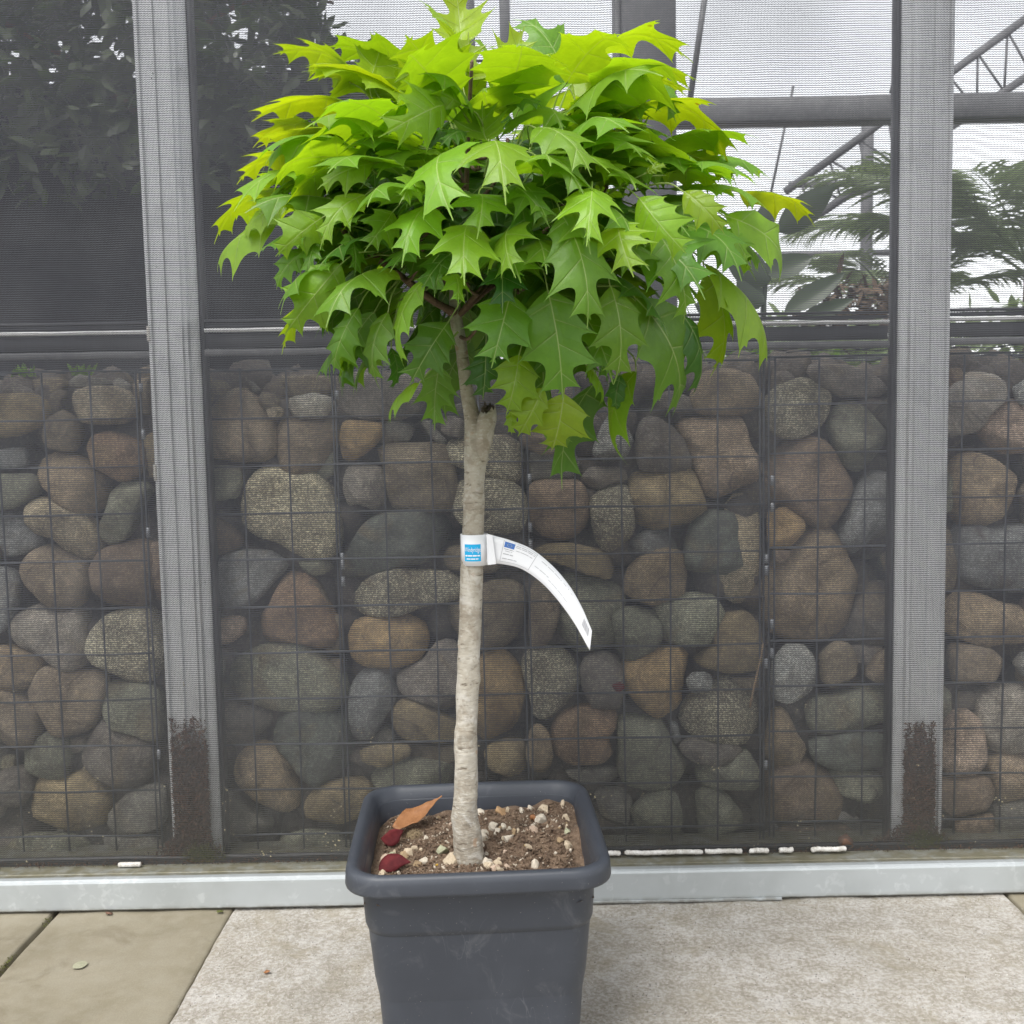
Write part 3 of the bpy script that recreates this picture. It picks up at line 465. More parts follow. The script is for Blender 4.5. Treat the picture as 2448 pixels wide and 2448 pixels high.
(2,1,'g',[(0.787,0.976),(0.821,1.013),(0.856,1.024),(0.872,0.959),(0.834,0.937)]),
(2,1,'p',[(0.565,1.075),(0.603,1.074),(0.613,1.063),(0.573,1.033),(0.563,1.033)]),
(2,0,'r',[(0.556,0.867),(0.578,0.927),(0.608,0.93),(0.669,0.925),(0.695,0.902),(0.718,0.857),(0.734,0.826),(0.715,0.785),(0.689,0.743),(0.662,0.74),(0.616,0.771),(0.556,0.799)]),
(2,0,'u',[(0.715,0.727),(0.73,0.769),(0.753,0.822),(0.771,0.854),(0.82,0.843),(0.844,0.809),(0.837,0.725),(0.776,0.711),(0.746,0.681),(0.72,0.697)]),
(2,0,'Y',[(0.554,0.78),(0.594,0.779),(0.628,0.756),(0.628,0.733),(0.602,0.703),(0.579,0.692),(0.556,0.7)]),
(2,0,'r',[(0.56,0.692),(0.598,0.691),(0.579,0.665),(0.56,0.669)]),
(2,0,'t',[(0.56,0.615),(0.579,0.65),(0.624,0.695),(0.647,0.733),(0.693,0.732),(0.72,0.685),(0.747,0.627),(0.744,0.581),(0.721,0.523),(0.691,0.5),(0.614,0.494),(0.564,0.507),(0.556,0.561)]),
(2,1,'b',[(0.802,0.671),(0.837,0.69),(0.85,0.603),(0.822,0.62)]),
(2,1,'p',[(0.734,0.519),(0.761,0.574),(0.791,0.608),(0.85,0.603),(0.859,0.493),(0.801,0.47),(0.742,0.487)]),
(2,0,'U',[(0.566,0.442),(0.592,0.478),(0.629,0.477),(0.645,0.457),(0.655,0.413),(0.656,0.373),(0.596,0.355),(0.566,0.368)]),
(2,0,'b',[(0.669,0.406),(0.665,0.457),(0.694,0.486),(0.727,0.482),(0.741,0.445),(0.738,0.395),(0.705,0.382)]),
(2,1,'p',[(0.74,0.47),(0.821,0.468),(0.781,0.425),(0.768,0.415)]),
(2,0,'k',[(0.764,0.414),(0.787,0.454),(0.813,0.467),(0.846,0.47),(0.847,0.396),(0.794,0.397)]),
(2,0,'e',[(0.636,0.346),(0.662,0.359),(0.755,0.378),(0.821,0.39),(0.844,0.362),(0.822,0.316),(0.746,0.29),(0.663,0.288),(0.643,0.302)]),
(2,0,'t',[(0.563,0.334),(0.58,0.341),(0.596,0.327),(0.616,0.282),(0.635,0.255),(0.623,0.228),(0.59,0.208),(0.563,0.208),(0.55,0.246)]),
(2,0,'d',[(0.646,0.265),(0.696,0.277),(0.762,0.286),(0.815,0.272),(0.823,0.214),(0.75,0.205),(0.697,0.206),(0.656,0.227)]),
(2,0,'r',[(0.563,0.191),(0.627,0.224),(0.69,0.186),(0.717,0.134),(0.704,0.086),(0.564,0.089)]),
(2,0,'e',[(0.687,0.203),(0.763,0.198),(0.803,0.183),(0.817,0.138),(0.797,0.115),(0.75,0.133),(0.707,0.151)]),
(2,1,'r',[(0.574,0.069),(0.744,0.069),(0.744,0.041),(0.574,0.041)]),
(2,1,'r',[(0.947,1.072),(0.969,1.075),(0.981,1.048),(0.974,1.018),(0.948,1.015)]),
(2,0,'G',[(0.964,1.055),(1.005,1.072),(1.042,1.068),(1.058,1.034),(1.051,1.004),(1.022,0.975),(1.004,0.945),(0.97,0.935),(0.929,0.936),(0.924,0.981)]),
(2,0,'U',[(1.071,1.03),(1.092,1.045),(1.118,1.044),(1.119,0.992),(1.082,0.996)]),
(2,0,'K',[(1.011,0.945),(1.044,0.993),(1.063,1.004),(1.119,0.996),(1.122,0.898),(1.061,0.892),(1.031,0.915)]),
(2,0,'t',[(0.967,0.882),(1.001,0.889),(1.043,0.873),(1.082,0.838),(1.078,0.804),(1.057,0.755),(1.019,0.737),(0.97,0.742),(0.95,0.807)]),
(2,0,'b',[(1.086,0.804),(1.101,0.83),(1.123,0.83),(1.125,0.765),(1.098,0.781)]),
(2,0,'u',[(0.963,0.707),(0.981,0.734),(1.012,0.737),(1.035,0.725),(1.126,0.731),(1.129,0.597),(1.083,0.594),(1.007,0.607),(0.972,0.627)]),
(2,1,'b',[(0.929,0.727),(0.953,0.722),(0.969,0.668),(0.966,0.601),(0.939,0.59),(0.923,0.649)]),
(2,1,'e',[(0.943,0.858),(0.963,0.811),(0.952,0.765),(0.933,0.765)]),
(2,0,'t',[(0.927,0.525),(0.956,0.588),(1.022,0.58),(1.065,0.559),(1.137,0.547),(1.139,0.477),(1.056,0.479),(1.03,0.47),(0.971,0.491),(0.941,0.508)]),
(2,0,'k',[(0.958,0.478),(1.037,0.463),(1.057,0.439),(1.038,0.396),(0.963,0.39),(0.952,0.441)]),
(2,0,'U',[(1.086,0.432),(1.103,0.455),(1.139,0.457),(1.141,0.404),(1.104,0.408)]),
(2,1,'e',[(0.939,0.384),(0.96,0.37),(0.961,0.312),(0.941,0.281),(0.927,0.329)]),
(2,0,'G',[(1.019,0.359),(1.059,0.378),(1.141,0.373),(1.145,0.248),(1.082,0.232),(1.045,0.243),(1.02,0.305)]),
(2,0,'K',[(0.929,0.246),(0.954,0.316),(0.987,0.326),(1.014,0.305),(1.028,0.264),(1.029,0.213),(1.009,0.189),(0.956,0.187),(0.933,0.211)]),
(2,0,'O',[(1.039,0.206),(1.062,0.229),(1.145,0.228),(1.147,0.146),(1.064,0.12),(1.057,0.158)]),
(2,0,'r',[(0.927,0.174),(1.03,0.179),(1.057,0.151),(1.024,0.107),(0.958,0.091),(0.927,0.129)]),
(2,0,'r',[(0.965,0.081),(1.041,0.1),(1.046,0.058),(0.965,0.053)]),
(2,0,'g',[(1.058,0.11),(1.147,0.132),(1.149,0.049),(1.059,0.058)]),
(2,1,'p',[(0.97,0.366),(1.024,0.362),(1.028,0.327),(0.974,0.318)]),
]
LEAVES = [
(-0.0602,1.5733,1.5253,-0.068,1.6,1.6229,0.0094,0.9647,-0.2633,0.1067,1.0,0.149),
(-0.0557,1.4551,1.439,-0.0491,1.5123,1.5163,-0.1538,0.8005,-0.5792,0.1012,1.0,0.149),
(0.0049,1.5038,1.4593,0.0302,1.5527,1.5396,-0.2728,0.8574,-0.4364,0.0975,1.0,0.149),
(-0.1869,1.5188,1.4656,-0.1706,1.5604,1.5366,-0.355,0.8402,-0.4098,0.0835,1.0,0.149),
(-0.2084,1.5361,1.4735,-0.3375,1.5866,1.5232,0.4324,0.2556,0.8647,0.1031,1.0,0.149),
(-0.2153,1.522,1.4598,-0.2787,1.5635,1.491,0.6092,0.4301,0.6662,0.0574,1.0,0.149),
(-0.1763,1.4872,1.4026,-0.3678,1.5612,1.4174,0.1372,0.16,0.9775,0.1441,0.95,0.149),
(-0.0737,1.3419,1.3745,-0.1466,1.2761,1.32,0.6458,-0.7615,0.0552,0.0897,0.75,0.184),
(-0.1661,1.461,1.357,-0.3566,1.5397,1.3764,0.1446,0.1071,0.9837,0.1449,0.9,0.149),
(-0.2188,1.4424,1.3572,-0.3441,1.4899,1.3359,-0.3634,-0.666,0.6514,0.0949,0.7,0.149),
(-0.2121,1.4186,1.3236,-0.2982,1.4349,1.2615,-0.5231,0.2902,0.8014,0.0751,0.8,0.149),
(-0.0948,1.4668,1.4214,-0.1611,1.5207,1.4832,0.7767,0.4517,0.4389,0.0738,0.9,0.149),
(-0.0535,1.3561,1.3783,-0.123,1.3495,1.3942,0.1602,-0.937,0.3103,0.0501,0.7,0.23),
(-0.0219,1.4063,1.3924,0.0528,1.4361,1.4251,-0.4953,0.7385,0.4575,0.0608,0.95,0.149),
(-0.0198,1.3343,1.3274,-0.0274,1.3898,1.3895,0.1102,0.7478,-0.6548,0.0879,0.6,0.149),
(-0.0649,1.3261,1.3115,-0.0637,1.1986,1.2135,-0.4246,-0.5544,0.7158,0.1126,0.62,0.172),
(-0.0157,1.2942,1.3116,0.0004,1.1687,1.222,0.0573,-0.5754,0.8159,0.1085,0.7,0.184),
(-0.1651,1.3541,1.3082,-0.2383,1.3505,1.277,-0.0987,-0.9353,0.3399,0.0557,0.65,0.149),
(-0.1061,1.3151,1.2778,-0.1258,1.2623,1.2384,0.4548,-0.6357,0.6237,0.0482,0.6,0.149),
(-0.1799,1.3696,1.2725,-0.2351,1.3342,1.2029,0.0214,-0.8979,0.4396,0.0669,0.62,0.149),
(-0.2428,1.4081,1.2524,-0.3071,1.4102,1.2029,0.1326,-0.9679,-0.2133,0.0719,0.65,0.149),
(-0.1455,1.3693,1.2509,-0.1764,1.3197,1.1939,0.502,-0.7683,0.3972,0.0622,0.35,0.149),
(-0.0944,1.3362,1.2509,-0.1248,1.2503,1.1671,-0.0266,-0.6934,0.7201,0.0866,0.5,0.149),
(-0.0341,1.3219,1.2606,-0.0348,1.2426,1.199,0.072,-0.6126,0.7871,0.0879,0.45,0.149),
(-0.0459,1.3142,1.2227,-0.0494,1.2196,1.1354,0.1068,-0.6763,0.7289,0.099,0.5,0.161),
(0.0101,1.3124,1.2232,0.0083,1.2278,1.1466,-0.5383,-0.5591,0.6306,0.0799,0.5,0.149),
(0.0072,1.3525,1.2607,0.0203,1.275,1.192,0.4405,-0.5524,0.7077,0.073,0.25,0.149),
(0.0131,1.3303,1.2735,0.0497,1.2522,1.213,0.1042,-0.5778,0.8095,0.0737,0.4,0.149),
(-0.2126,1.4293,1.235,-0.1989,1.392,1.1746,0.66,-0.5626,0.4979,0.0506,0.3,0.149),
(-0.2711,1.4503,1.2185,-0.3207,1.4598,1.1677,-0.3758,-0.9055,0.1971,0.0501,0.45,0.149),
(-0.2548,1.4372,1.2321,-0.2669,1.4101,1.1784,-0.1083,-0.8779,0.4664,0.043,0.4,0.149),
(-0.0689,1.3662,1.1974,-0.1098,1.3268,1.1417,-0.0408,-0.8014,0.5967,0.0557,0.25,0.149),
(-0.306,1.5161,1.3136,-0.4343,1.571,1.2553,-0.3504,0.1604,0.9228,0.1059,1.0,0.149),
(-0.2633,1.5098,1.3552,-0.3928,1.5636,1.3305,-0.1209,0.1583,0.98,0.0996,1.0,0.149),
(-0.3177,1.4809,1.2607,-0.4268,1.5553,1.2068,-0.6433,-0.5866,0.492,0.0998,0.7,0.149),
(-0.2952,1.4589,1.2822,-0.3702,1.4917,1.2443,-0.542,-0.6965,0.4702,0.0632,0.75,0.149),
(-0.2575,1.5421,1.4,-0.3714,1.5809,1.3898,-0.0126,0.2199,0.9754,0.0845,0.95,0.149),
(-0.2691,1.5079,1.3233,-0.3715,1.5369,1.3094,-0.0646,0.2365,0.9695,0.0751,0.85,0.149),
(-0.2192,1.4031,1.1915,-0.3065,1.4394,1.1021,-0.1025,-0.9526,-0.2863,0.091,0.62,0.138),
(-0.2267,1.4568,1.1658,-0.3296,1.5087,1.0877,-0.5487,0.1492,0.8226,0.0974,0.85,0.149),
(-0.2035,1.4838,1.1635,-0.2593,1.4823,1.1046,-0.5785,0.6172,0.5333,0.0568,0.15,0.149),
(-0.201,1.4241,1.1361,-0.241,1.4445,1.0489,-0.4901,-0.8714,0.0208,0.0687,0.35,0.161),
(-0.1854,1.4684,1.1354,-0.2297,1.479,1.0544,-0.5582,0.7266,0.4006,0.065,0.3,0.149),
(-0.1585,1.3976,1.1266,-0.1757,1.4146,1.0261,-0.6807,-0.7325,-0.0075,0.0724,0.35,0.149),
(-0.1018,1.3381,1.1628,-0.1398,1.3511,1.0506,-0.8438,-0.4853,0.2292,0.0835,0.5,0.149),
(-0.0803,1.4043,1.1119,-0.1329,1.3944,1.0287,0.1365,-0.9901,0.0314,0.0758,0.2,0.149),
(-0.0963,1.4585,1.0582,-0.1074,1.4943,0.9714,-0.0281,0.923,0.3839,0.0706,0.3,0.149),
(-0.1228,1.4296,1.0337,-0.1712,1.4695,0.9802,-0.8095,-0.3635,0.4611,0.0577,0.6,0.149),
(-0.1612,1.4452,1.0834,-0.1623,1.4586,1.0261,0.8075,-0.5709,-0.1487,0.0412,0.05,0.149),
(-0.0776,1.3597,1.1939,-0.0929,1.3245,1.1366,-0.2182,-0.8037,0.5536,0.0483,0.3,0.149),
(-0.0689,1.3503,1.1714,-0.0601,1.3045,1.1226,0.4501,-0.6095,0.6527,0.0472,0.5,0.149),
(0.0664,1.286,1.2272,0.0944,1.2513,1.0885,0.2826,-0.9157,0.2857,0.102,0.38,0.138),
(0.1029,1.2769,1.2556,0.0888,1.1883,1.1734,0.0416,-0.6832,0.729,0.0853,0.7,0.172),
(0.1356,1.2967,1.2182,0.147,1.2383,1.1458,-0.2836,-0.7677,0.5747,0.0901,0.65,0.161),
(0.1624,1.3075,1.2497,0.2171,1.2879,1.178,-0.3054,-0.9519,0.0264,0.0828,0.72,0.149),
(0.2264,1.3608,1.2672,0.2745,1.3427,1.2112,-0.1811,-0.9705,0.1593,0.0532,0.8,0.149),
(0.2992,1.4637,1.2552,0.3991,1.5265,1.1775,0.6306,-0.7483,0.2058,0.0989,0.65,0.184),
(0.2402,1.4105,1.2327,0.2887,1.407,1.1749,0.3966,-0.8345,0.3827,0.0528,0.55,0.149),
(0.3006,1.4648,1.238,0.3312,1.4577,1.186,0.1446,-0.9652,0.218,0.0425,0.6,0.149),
(0.3384,1.5505,1.3043,0.4596,1.5821,1.2648,0.2659,0.1666,0.9495,0.092,1.0,0.149),
(0.1111,1.4555,1.3618,0.3279,1.5139,1.3159,0.1801,0.101,0.9784,0.1604,0.95,0.322),
(0.1678,1.5396,1.4455,0.2717,1.5757,1.4459,-0.0492,0.13,0.9903,0.077,0.9,0.23),
(0.1147,1.5541,1.4702,0.2798,1.5919,1.5038,-0.2224,0.1109,0.9686,0.1209,0.95,0.322),
(0.0942,1.5677,1.4627,0.0159,1.6,1.5769,0.2665,-0.8641,0.427,0.0995,0.4,0.149),
(0.0826,1.4604,1.3979,0.1976,1.4948,1.4103,-0.2273,0.4493,0.864,0.0845,1.0,0.172),
(0.1541,1.4218,1.3231,0.1988,1.4774,1.3949,-0.333,0.8343,-0.4394,0.1063,1.0,0.149),
(0.0375,1.2975,1.3328,0.0994,1.2312,1.2623,0.0899,-0.6848,0.7232,0.0804,0.65,0.149),
(0.0371,1.2997,1.3008,0.0914,1.2351,1.238,-0.0252,-0.7075,0.7063,0.0737,0.45,0.149),
(0.006,1.3141,1.2686,0.0506,1.2524,1.2116,-0.0969,-0.7129,0.6945,0.0666,0.25,0.149),
(0.1138,1.3405,1.2999,0.1535,1.3116,1.2601,-0.0648,-0.8368,0.5436,0.0442,0.9,0.149),
(0.2083,1.4166,1.3007,0.2944,1.4628,1.2923,-0.1049,0.3636,0.9256,0.0686,0.95,0.149),
(0.2538,1.5092,1.3496,0.3146,1.5207,1.3105,0.351,0.5965,0.7218,0.0512,1.0,0.149),
(0.1777,1.3576,1.2899,0.2038,1.3553,1.2996,-0.1837,-0.9465,0.2654,0.0195,0.8,0.149),
(0.194,1.3544,1.2132,0.2296,1.357,1.1018,0.4058,-0.9075,0.1085,0.0819,0.5,0.138),
(0.2779,1.499,1.196,0.3805,1.5598,1.0517,0.8054,-0.4535,0.3817,0.131,0.75,0.161),
(0.2807,1.5012,1.1842,0.2979,1.5349,1.0395,0.9209,0.3409,0.1891,0.1047,0.75,0.149),
(0.1326,1.3645,1.1505,0.1382,1.3777,1.0247,0.2746,-0.9575,-0.0883,0.0886,0.38,0.149),
(0.0505,1.343,1.145,0.0674,1.3515,1.0053,-0.044,-0.9968,-0.0661,0.1105,0.3,0.092),
(0.0033,1.3566,1.1421,-0.0226,1.3292,1.0468,0.0998,-0.963,0.2502,0.0979,0.28,0.149),
(-0.0048,1.3414,1.176,-0.0068,1.2955,1.1152,0.0312,-0.798,0.6018,0.0673,0.0,0.149),
(0.1681,1.3923,1.1376,0.2311,1.513,0.9754,0.7692,-0.6182,-0.1616,0.1483,0.32,0.149),
(0.0136,1.425,1.0694,-0.0063,1.4316,0.9871,-0.0132,-0.9969,-0.0771,0.0781,0.72,0.149),
(0.0459,1.4348,1.0249,0.0094,1.4567,0.9581,-0.1446,-0.961,-0.2357,0.0579,0.85,0.149),
(0.0745,1.4432,1.0164,0.0569,1.4825,0.936,-0.1402,-0.901,-0.4105,0.0933,0.9,0.149),
(0.1194,1.4821,1.031,0.0705,1.5553,0.8807,-0.5775,0.6443,0.5014,0.1219,0.12,0.149),
(0.1774,1.4666,1.0461,0.1606,1.5499,0.9115,-0.9723,-0.2326,-0.0226,0.1115,0.4,0.149),
(0.1555,1.476,1.0422,0.1518,1.4931,0.9892,-0.3615,-0.8947,-0.2624,0.039,0.1,0.149),
(-0.0313,1.4554,1.0839,-0.0378,1.4601,1.0094,0.0219,-0.9976,-0.0656,0.0637,0.05,0.149),
(0.2417,1.4597,1.1204,0.2621,1.5181,1.0072,0.8439,-0.5233,-0.118,0.0903,0.1,0.149),
(0.0448,1.5097,0.9691,0.0895,1.512,0.9482,0.0394,-0.9989,-0.0242,0.0358,0.4,0.149),
(0.0029,1.4938,0.9958,0.0022,1.4923,0.9602,-0.1913,-0.9805,0.0448,0.0249,0.8,0.149),
(0.105,1.4309,1.054,0.1301,1.456,1.0001,0.87,-0.4531,0.1944,0.0452,0.6,0.149),
(0.2118,1.4834,1.4392,0.2335,1.4569,1.3805,0.0215,-0.9079,0.4186,0.0476,0.35,0.149),
(0.0332,1.57,1.4987,0.0839,1.6,1.5114,0.1346,-0.5699,0.8107,0.0422,0.2,0.149),
(-0.006,1.4274,1.408,0.052,1.4249,1.3945,0.0892,-0.8395,0.5359,0.0417,0.3,0.149),
(-0.0487,1.3587,1.3455,-0.0793,1.32,1.3194,0.3438,-0.6964,0.63,0.0391,0.2,0.149),
(-0.185,1.4299,1.3415,-0.1664,1.406,1.3236,-0.5963,-0.7241,0.3467,0.0294,0.15,0.149),
(0.1929,1.4428,1.2337,0.2261,1.4174,1.1742,-0.356,-0.9146,0.1919,0.0651,0.2,0.149),
(0.2199,1.4493,1.2712,0.2679,1.4301,1.2141,-0.3452,-0.9382,0.0247,0.0603,0.35,0.149),
(0.132,1.4122,1.2698,0.1501,1.3734,1.2156,-0.3687,-0.8099,0.4562,0.0634,0.2,0.149),
]
PEBBLES = [(-0.2228,1.584,0.0092,'k'),(-0.2201,1.5552,0.0082,'c'),(-0.2118,1.5363,0.0072,'c'),(-0.1986,1.5951,0.0092,'g'),(-0.2001,1.6176,0.0061,'c'),(-0.1783,1.5966,0.0082,'t'),(-0.1522,1.6675,0.0051,'w'),(-0.1248,1.6243,0.0119,'g'),(-0.1069,1.6209,0.0057,'c'),(-0.1679,1.6289,0.0078,'c'),(-0.1572,1.6258,0.0041,'c'),(-0.1456,1.5853,0.0037,'w'),(-0.1055,1.5786,0.0123,'c'),(-0.1348,1.725,0.0053,'t'),(-0.1129,1.7097,0.0041,'k'),(-0.0635,1.7447,0.0072,'w'),(-0.0552,1.7211,0.0031,'w'),(-0.0564,1.6819,0.0082,'w'),(-0.0415,1.695,0.0102,'w'),(-0.0241,1.6886,0.0066,'w'),(-0.0312,1.752,0.0119,'o'),(-0.0178,1.7723,0.0057,'c'),(-0.038,1.6755,0.0041,'w'),(-0.0069,1.6686,0.0061,'t'),(0.0068,1.7412,0.0066,'w'),(0.0191,1.7464,0.0049,'k'),(0.0218,1.7702,0.0057,'w'),(0.0443,1.7305,0.0113,'c'),(0.0375,1.6855,0.0094,'w'),(0.0271,1.6589,0.0078,'k'),(0.0155,1.6621,0.0037,'k'),(-0.028,1.643,0.0041,'w'),(-0.0186,1.6557,0.0031,'w'),(-0.0133,1.6502,0.0029,'k'),(-0.0404,1.6254,0.0029,'k'),(-0.0216,1.6118,0.0045,'k'),(-0.0307,1.5947,0.0041,'c'),(0.004,1.5784,0.0033,'w'),(0.0259,1.5629,0.0078,'w'),(-0.0183,1.5578,0.0053,'k'),(-0.0335,1.5753,0.0098,'c'),(-0.05,1.5907,0.0082,'w'),(-0.0442,1.5519,0.0082,'c'),(-0.0311,1.542,0.0072,'c'),(0.0585,1.598,0.0031,'w'),(0.1037,1.6906,0.0074,'c'),(0.1062,1.6497,0.0057,'g'),(0.101,1.6035,0.0033,'w'),(0.1023,1.7363,0.0057,'c'),(0.083,1.6696,0.0029,'t'),(0.0676,1.6596,0.0029,'t'),(-0.0529,1.6234,0.0049,'w'),(-0.2253,1.5415,0.0061,'c'),(-0.207,1.5712,0.007,'c')]

# ------------------------------------------------------------------ ground and paving
v, f = box(-300, 300, -300, 300, -.12, -.016)
tag(mesh('ground', v, f, MT['earth']), kind='structure')
pav = bpy.data.objects.new('pavement', None); pav.location = (0, 0, -.05); col.objects.link(pav); tag(pav, kind='structure')
def slab(x0, x1, y0, y1, mat, nx, ny, amp=.0012):
    """a paving slab with slightly uneven top, arrised edges"""
    vv, ff = [], []; e = .006
    xs = [x0, x0+e*.4] + [x0+e+(x1-x0-2*e)*i/nx for i in range(nx+1)] + [x1-e*.4, x1]
    ys = [y0, y0+e*.4] + [y0+e+(y1-y0-2*e)*i/ny for i in range(ny+1)] + [y1-e*.4, y1]
    nX, nY = len(xs), len(ys)
    for j, y in enumerate(ys):
        for i, x in enumerate(xs):
            d = min(i, nX-1-i, j, nY-1-j); z = -.004 if d == 0 else (-.0012 if d == 1 else 0)
            wob = nz3((x, y, 0), 9)*amp*2 + nz3((x, y, 5), 40)*amp
            ex = nz3((x*3, y*30, 2), 1)*.0015 if i in (0, nX-1) else 0
            vv.append((x+ex, y, z+wob+.05))
    for j in range(nY-1):
        for i in range(nX-1):
            a = j*nX+i; ff.append((a, a+1, a+nX+1, a+nX))
    ring = [i for i in range(nX)] + [j*nX+nX-1 for j in range(1, nY)] + [(nY-1)*nX+i for i in range(nX-2, -1, -1)] + [j*nX for j in range(nY-2, 0, -1)]
    b = len(vv)
    for k in ring: vv.append((vv[k][0], vv[k][1], -.02))
    for k in range(len(ring)): ff.append((ring[k], b+k, b+(k+1) % len(ring), ring[(k+1) % len(ring)]))
    return mesh('paving_slab', vv, ff, mat, pav, True)
J1, J2, J3 = -.9475, -.584, .992
slab(-2.2, J1-.006, .9, 2.9, MT['smooth'], 30, 40); slab(J1+.006, J2-.0006, .9, 2.9, MT['smooth'], 20, 60)
slab(J2+.0006, J3-.003, .9, 2.9, MT['rough'], 120, 130, .0022); slab(J3+.003, 2.4, .9, 2.9, MT['smooth'], 30, 30)
slab(-2.2, J2-.003, -1.4, .89, MT['smooth'], 20, 20); slab(J2+.003, J3-.003, -1.4, .89, MT['rough'], 30, 30); slab(J3+.003, 2.4, -1.4, .89, MT['smooth'], 20, 20)
# moss in the joint
rnd = random.Random(3); P_ = []
for i in range(900):
    y = rnd.uniform(1.3, 2.03); 
    if nz3((0, y, 3), 9) < -.05 and y > 1.75: continue
    x = J1 + rnd.gauss(0, .004); z = -.004+rnd.random()*.004; s = rnd.uniform(.001, .0028)
    a = rnd.random()*6.28
    P_.append(([(x, y, z), (x+s*math.cos(a), y+s*math.sin(a), z+s), (x-s*math.sin(a), y+s*math.cos(a), z+s*1.3)], [(0, 1, 2)]))
tag(mesh('joint_moss', *join(P_), MT['moss']), 'olive moss growing in the dark joint between two paving slabs', 'moss', kind='stuff')

# ------------------------------------------------------------------ galvanised sill
def extrude_x(prof, x0, x1, n=1):
    vv, ff = [], []; k = len(prof)
    for i in range(n+1):
        x = x0+(x1-x0)*i/n
        for (y, z) in prof: vv.append((x, y, z))
    for i in range(n):
        for j in range(k): ff.append((i*k+j, i*k+(j+1) % k, (i+1)*k+(j+1) % k, (i+1)*k+j))
    ff.append(tuple(range(k))); ff.append(tuple(range(n*k, n*k+k))[::-1])
    return vv, ff
SY = 2.046
sill = empty('steel_sill', (0, SY, .004), 'long galvanised steel sill running along the foot of the netting wall', 'sill')
prof = [(SY+.004, .004), (SY, .008), (SY, .062), (SY+.0015, .0665), (SY+.006, .0688), (SY+.016, .0685), (SY+.035, .0665), (SY+.037, .0675), (SY+.058, .0672), (SY+.060, .0645), (SY+.20, .062), (SY+.20, .004)]
put(mesh('channel', *extrude_x(prof, -1.7, 1.9, 24), MT['galv']), sill)
prof2 = [(SY-.002, .0008), (SY-.004, .003), (SY-.004, .0062), (SY-.001, .0072), (SY+.03, .0072), (SY+.03, .0008)]
put(mesh('packing_strip', *extrude_x(prof2, -.10, .532, 4), MT['galv']), sill)
prof3 = [(SY+.086, .0630), (SY+.086, .077), (SY+.089, .080), (SY+.096, .080), (SY+.096, .0630)]
put(mesh('bottom_track', *extrude_x(prof3, -1.7, 1.9, 8), MT['rail']), sill)

# ------------------------------------------------------------------ posts and transoms
PF = 2.145
def post(cx, mir, label):
    pr = [(-.048, .002), (-.044, 0), (-.041, .0), (-.039, .007), (-.024, .007), (-.022, .0), (-.010, 0), (-.008, .006), (.008, .006), (.010, 0), (.021, 0), (.024, .005), (.030, .006), (.034, .014), (.046, .018), (.050, .022), (.050, .052), (-.048, .052)]
    if mir: pr = [(-x, y) for x, y in pr][::-1]
    t = empty('aluminium_post', (cx, PF, .066), label, 'post', 'ribbed posts behind the netting')
    vv, ff = [], []; k = len(pr); zs = [.066, .5, 1., 1.5, 2.6]
    for z in zs:
        for x, y in pr: vv.append((cx+x, PF+y, z))
    for i in range(len(zs)-1):
        for j in range(k): ff.append((i*k+j, i*k+(j+1) % k, (i+1)*k+(j+1) % k, (i+1)*k+j))
    ff.append(tuple(range(k))[::-1]); ff.append(tuple(range((len(zs)-1)*k, len(zs)*k)))
    o = put(mesh('profile', vv, ff, MT['post']), t)
    s = -1 if mir else 1
    for z, h in ((1.155, .03), (.872, .034)) if not mir else ():
        put(bevelled('plastic_tab', *box(cx-.050*s, cx-.044*s, PF-.003, PF+.004, z, z+h), MT['foam'], None, .001), t)
    # clamping bar beside the post
    xa, xb = (cx+s*.052, cx+s*.060)
    put(bevelled('gasket_strip', *box(min(xa, xb), max(xa, xb), PF+.024, PF+.05, .066, 2.6), MT['rail'], None, .001, 1), t)
    return t
post(-.683, False, 'ribbed grey aluminium post left of the oak, leaf litter at its foot')
post(.848, True, 'ribbed grey aluminium post right of the oak, standing beside the palm fronds')
def transom(x0, x1, z0, slope, label):
    t = empty('cross_rail', ((x0+x1)/2, PF+.03, z0), label, 'rail', 'cross rails between the posts')
    def bar(name, za, zb, ya, yb, mat):
        vv, ff = box(x0, x1, PF+ya, PF+yb, z0+za, z0+zb); vv = [(x, y, z+(x-x0)*slope) for x, y, z in vv]
        put(bevelled(name, vv, ff, mat, None, .0015, 1), t)
    bar('lower_tube', -.006, .008, .012, .026, MT['steel2']); bar('web', .0105, .0395, .024, .034, MT['rail']); bar('bright_strip', .0425, .0505, .014, .034, MT['bright'])
    bar('upper_web', .053, .061, .026, .034, MT['rail']); bar('top_bead', .063, .0685, .020, .034, MT['rail'])
transom(-1.7, -.734, 1.132, -.004, 'dark cross rail left of the left post, above the gabion stones')
transom(-.622, .779, 1.130, -.006, 'dark cross rail between the two posts, passing behind the oak')
transom(.892, 1.9, 1.124, -.004, 'dark cross rail right of the right post, below the palm fronds')

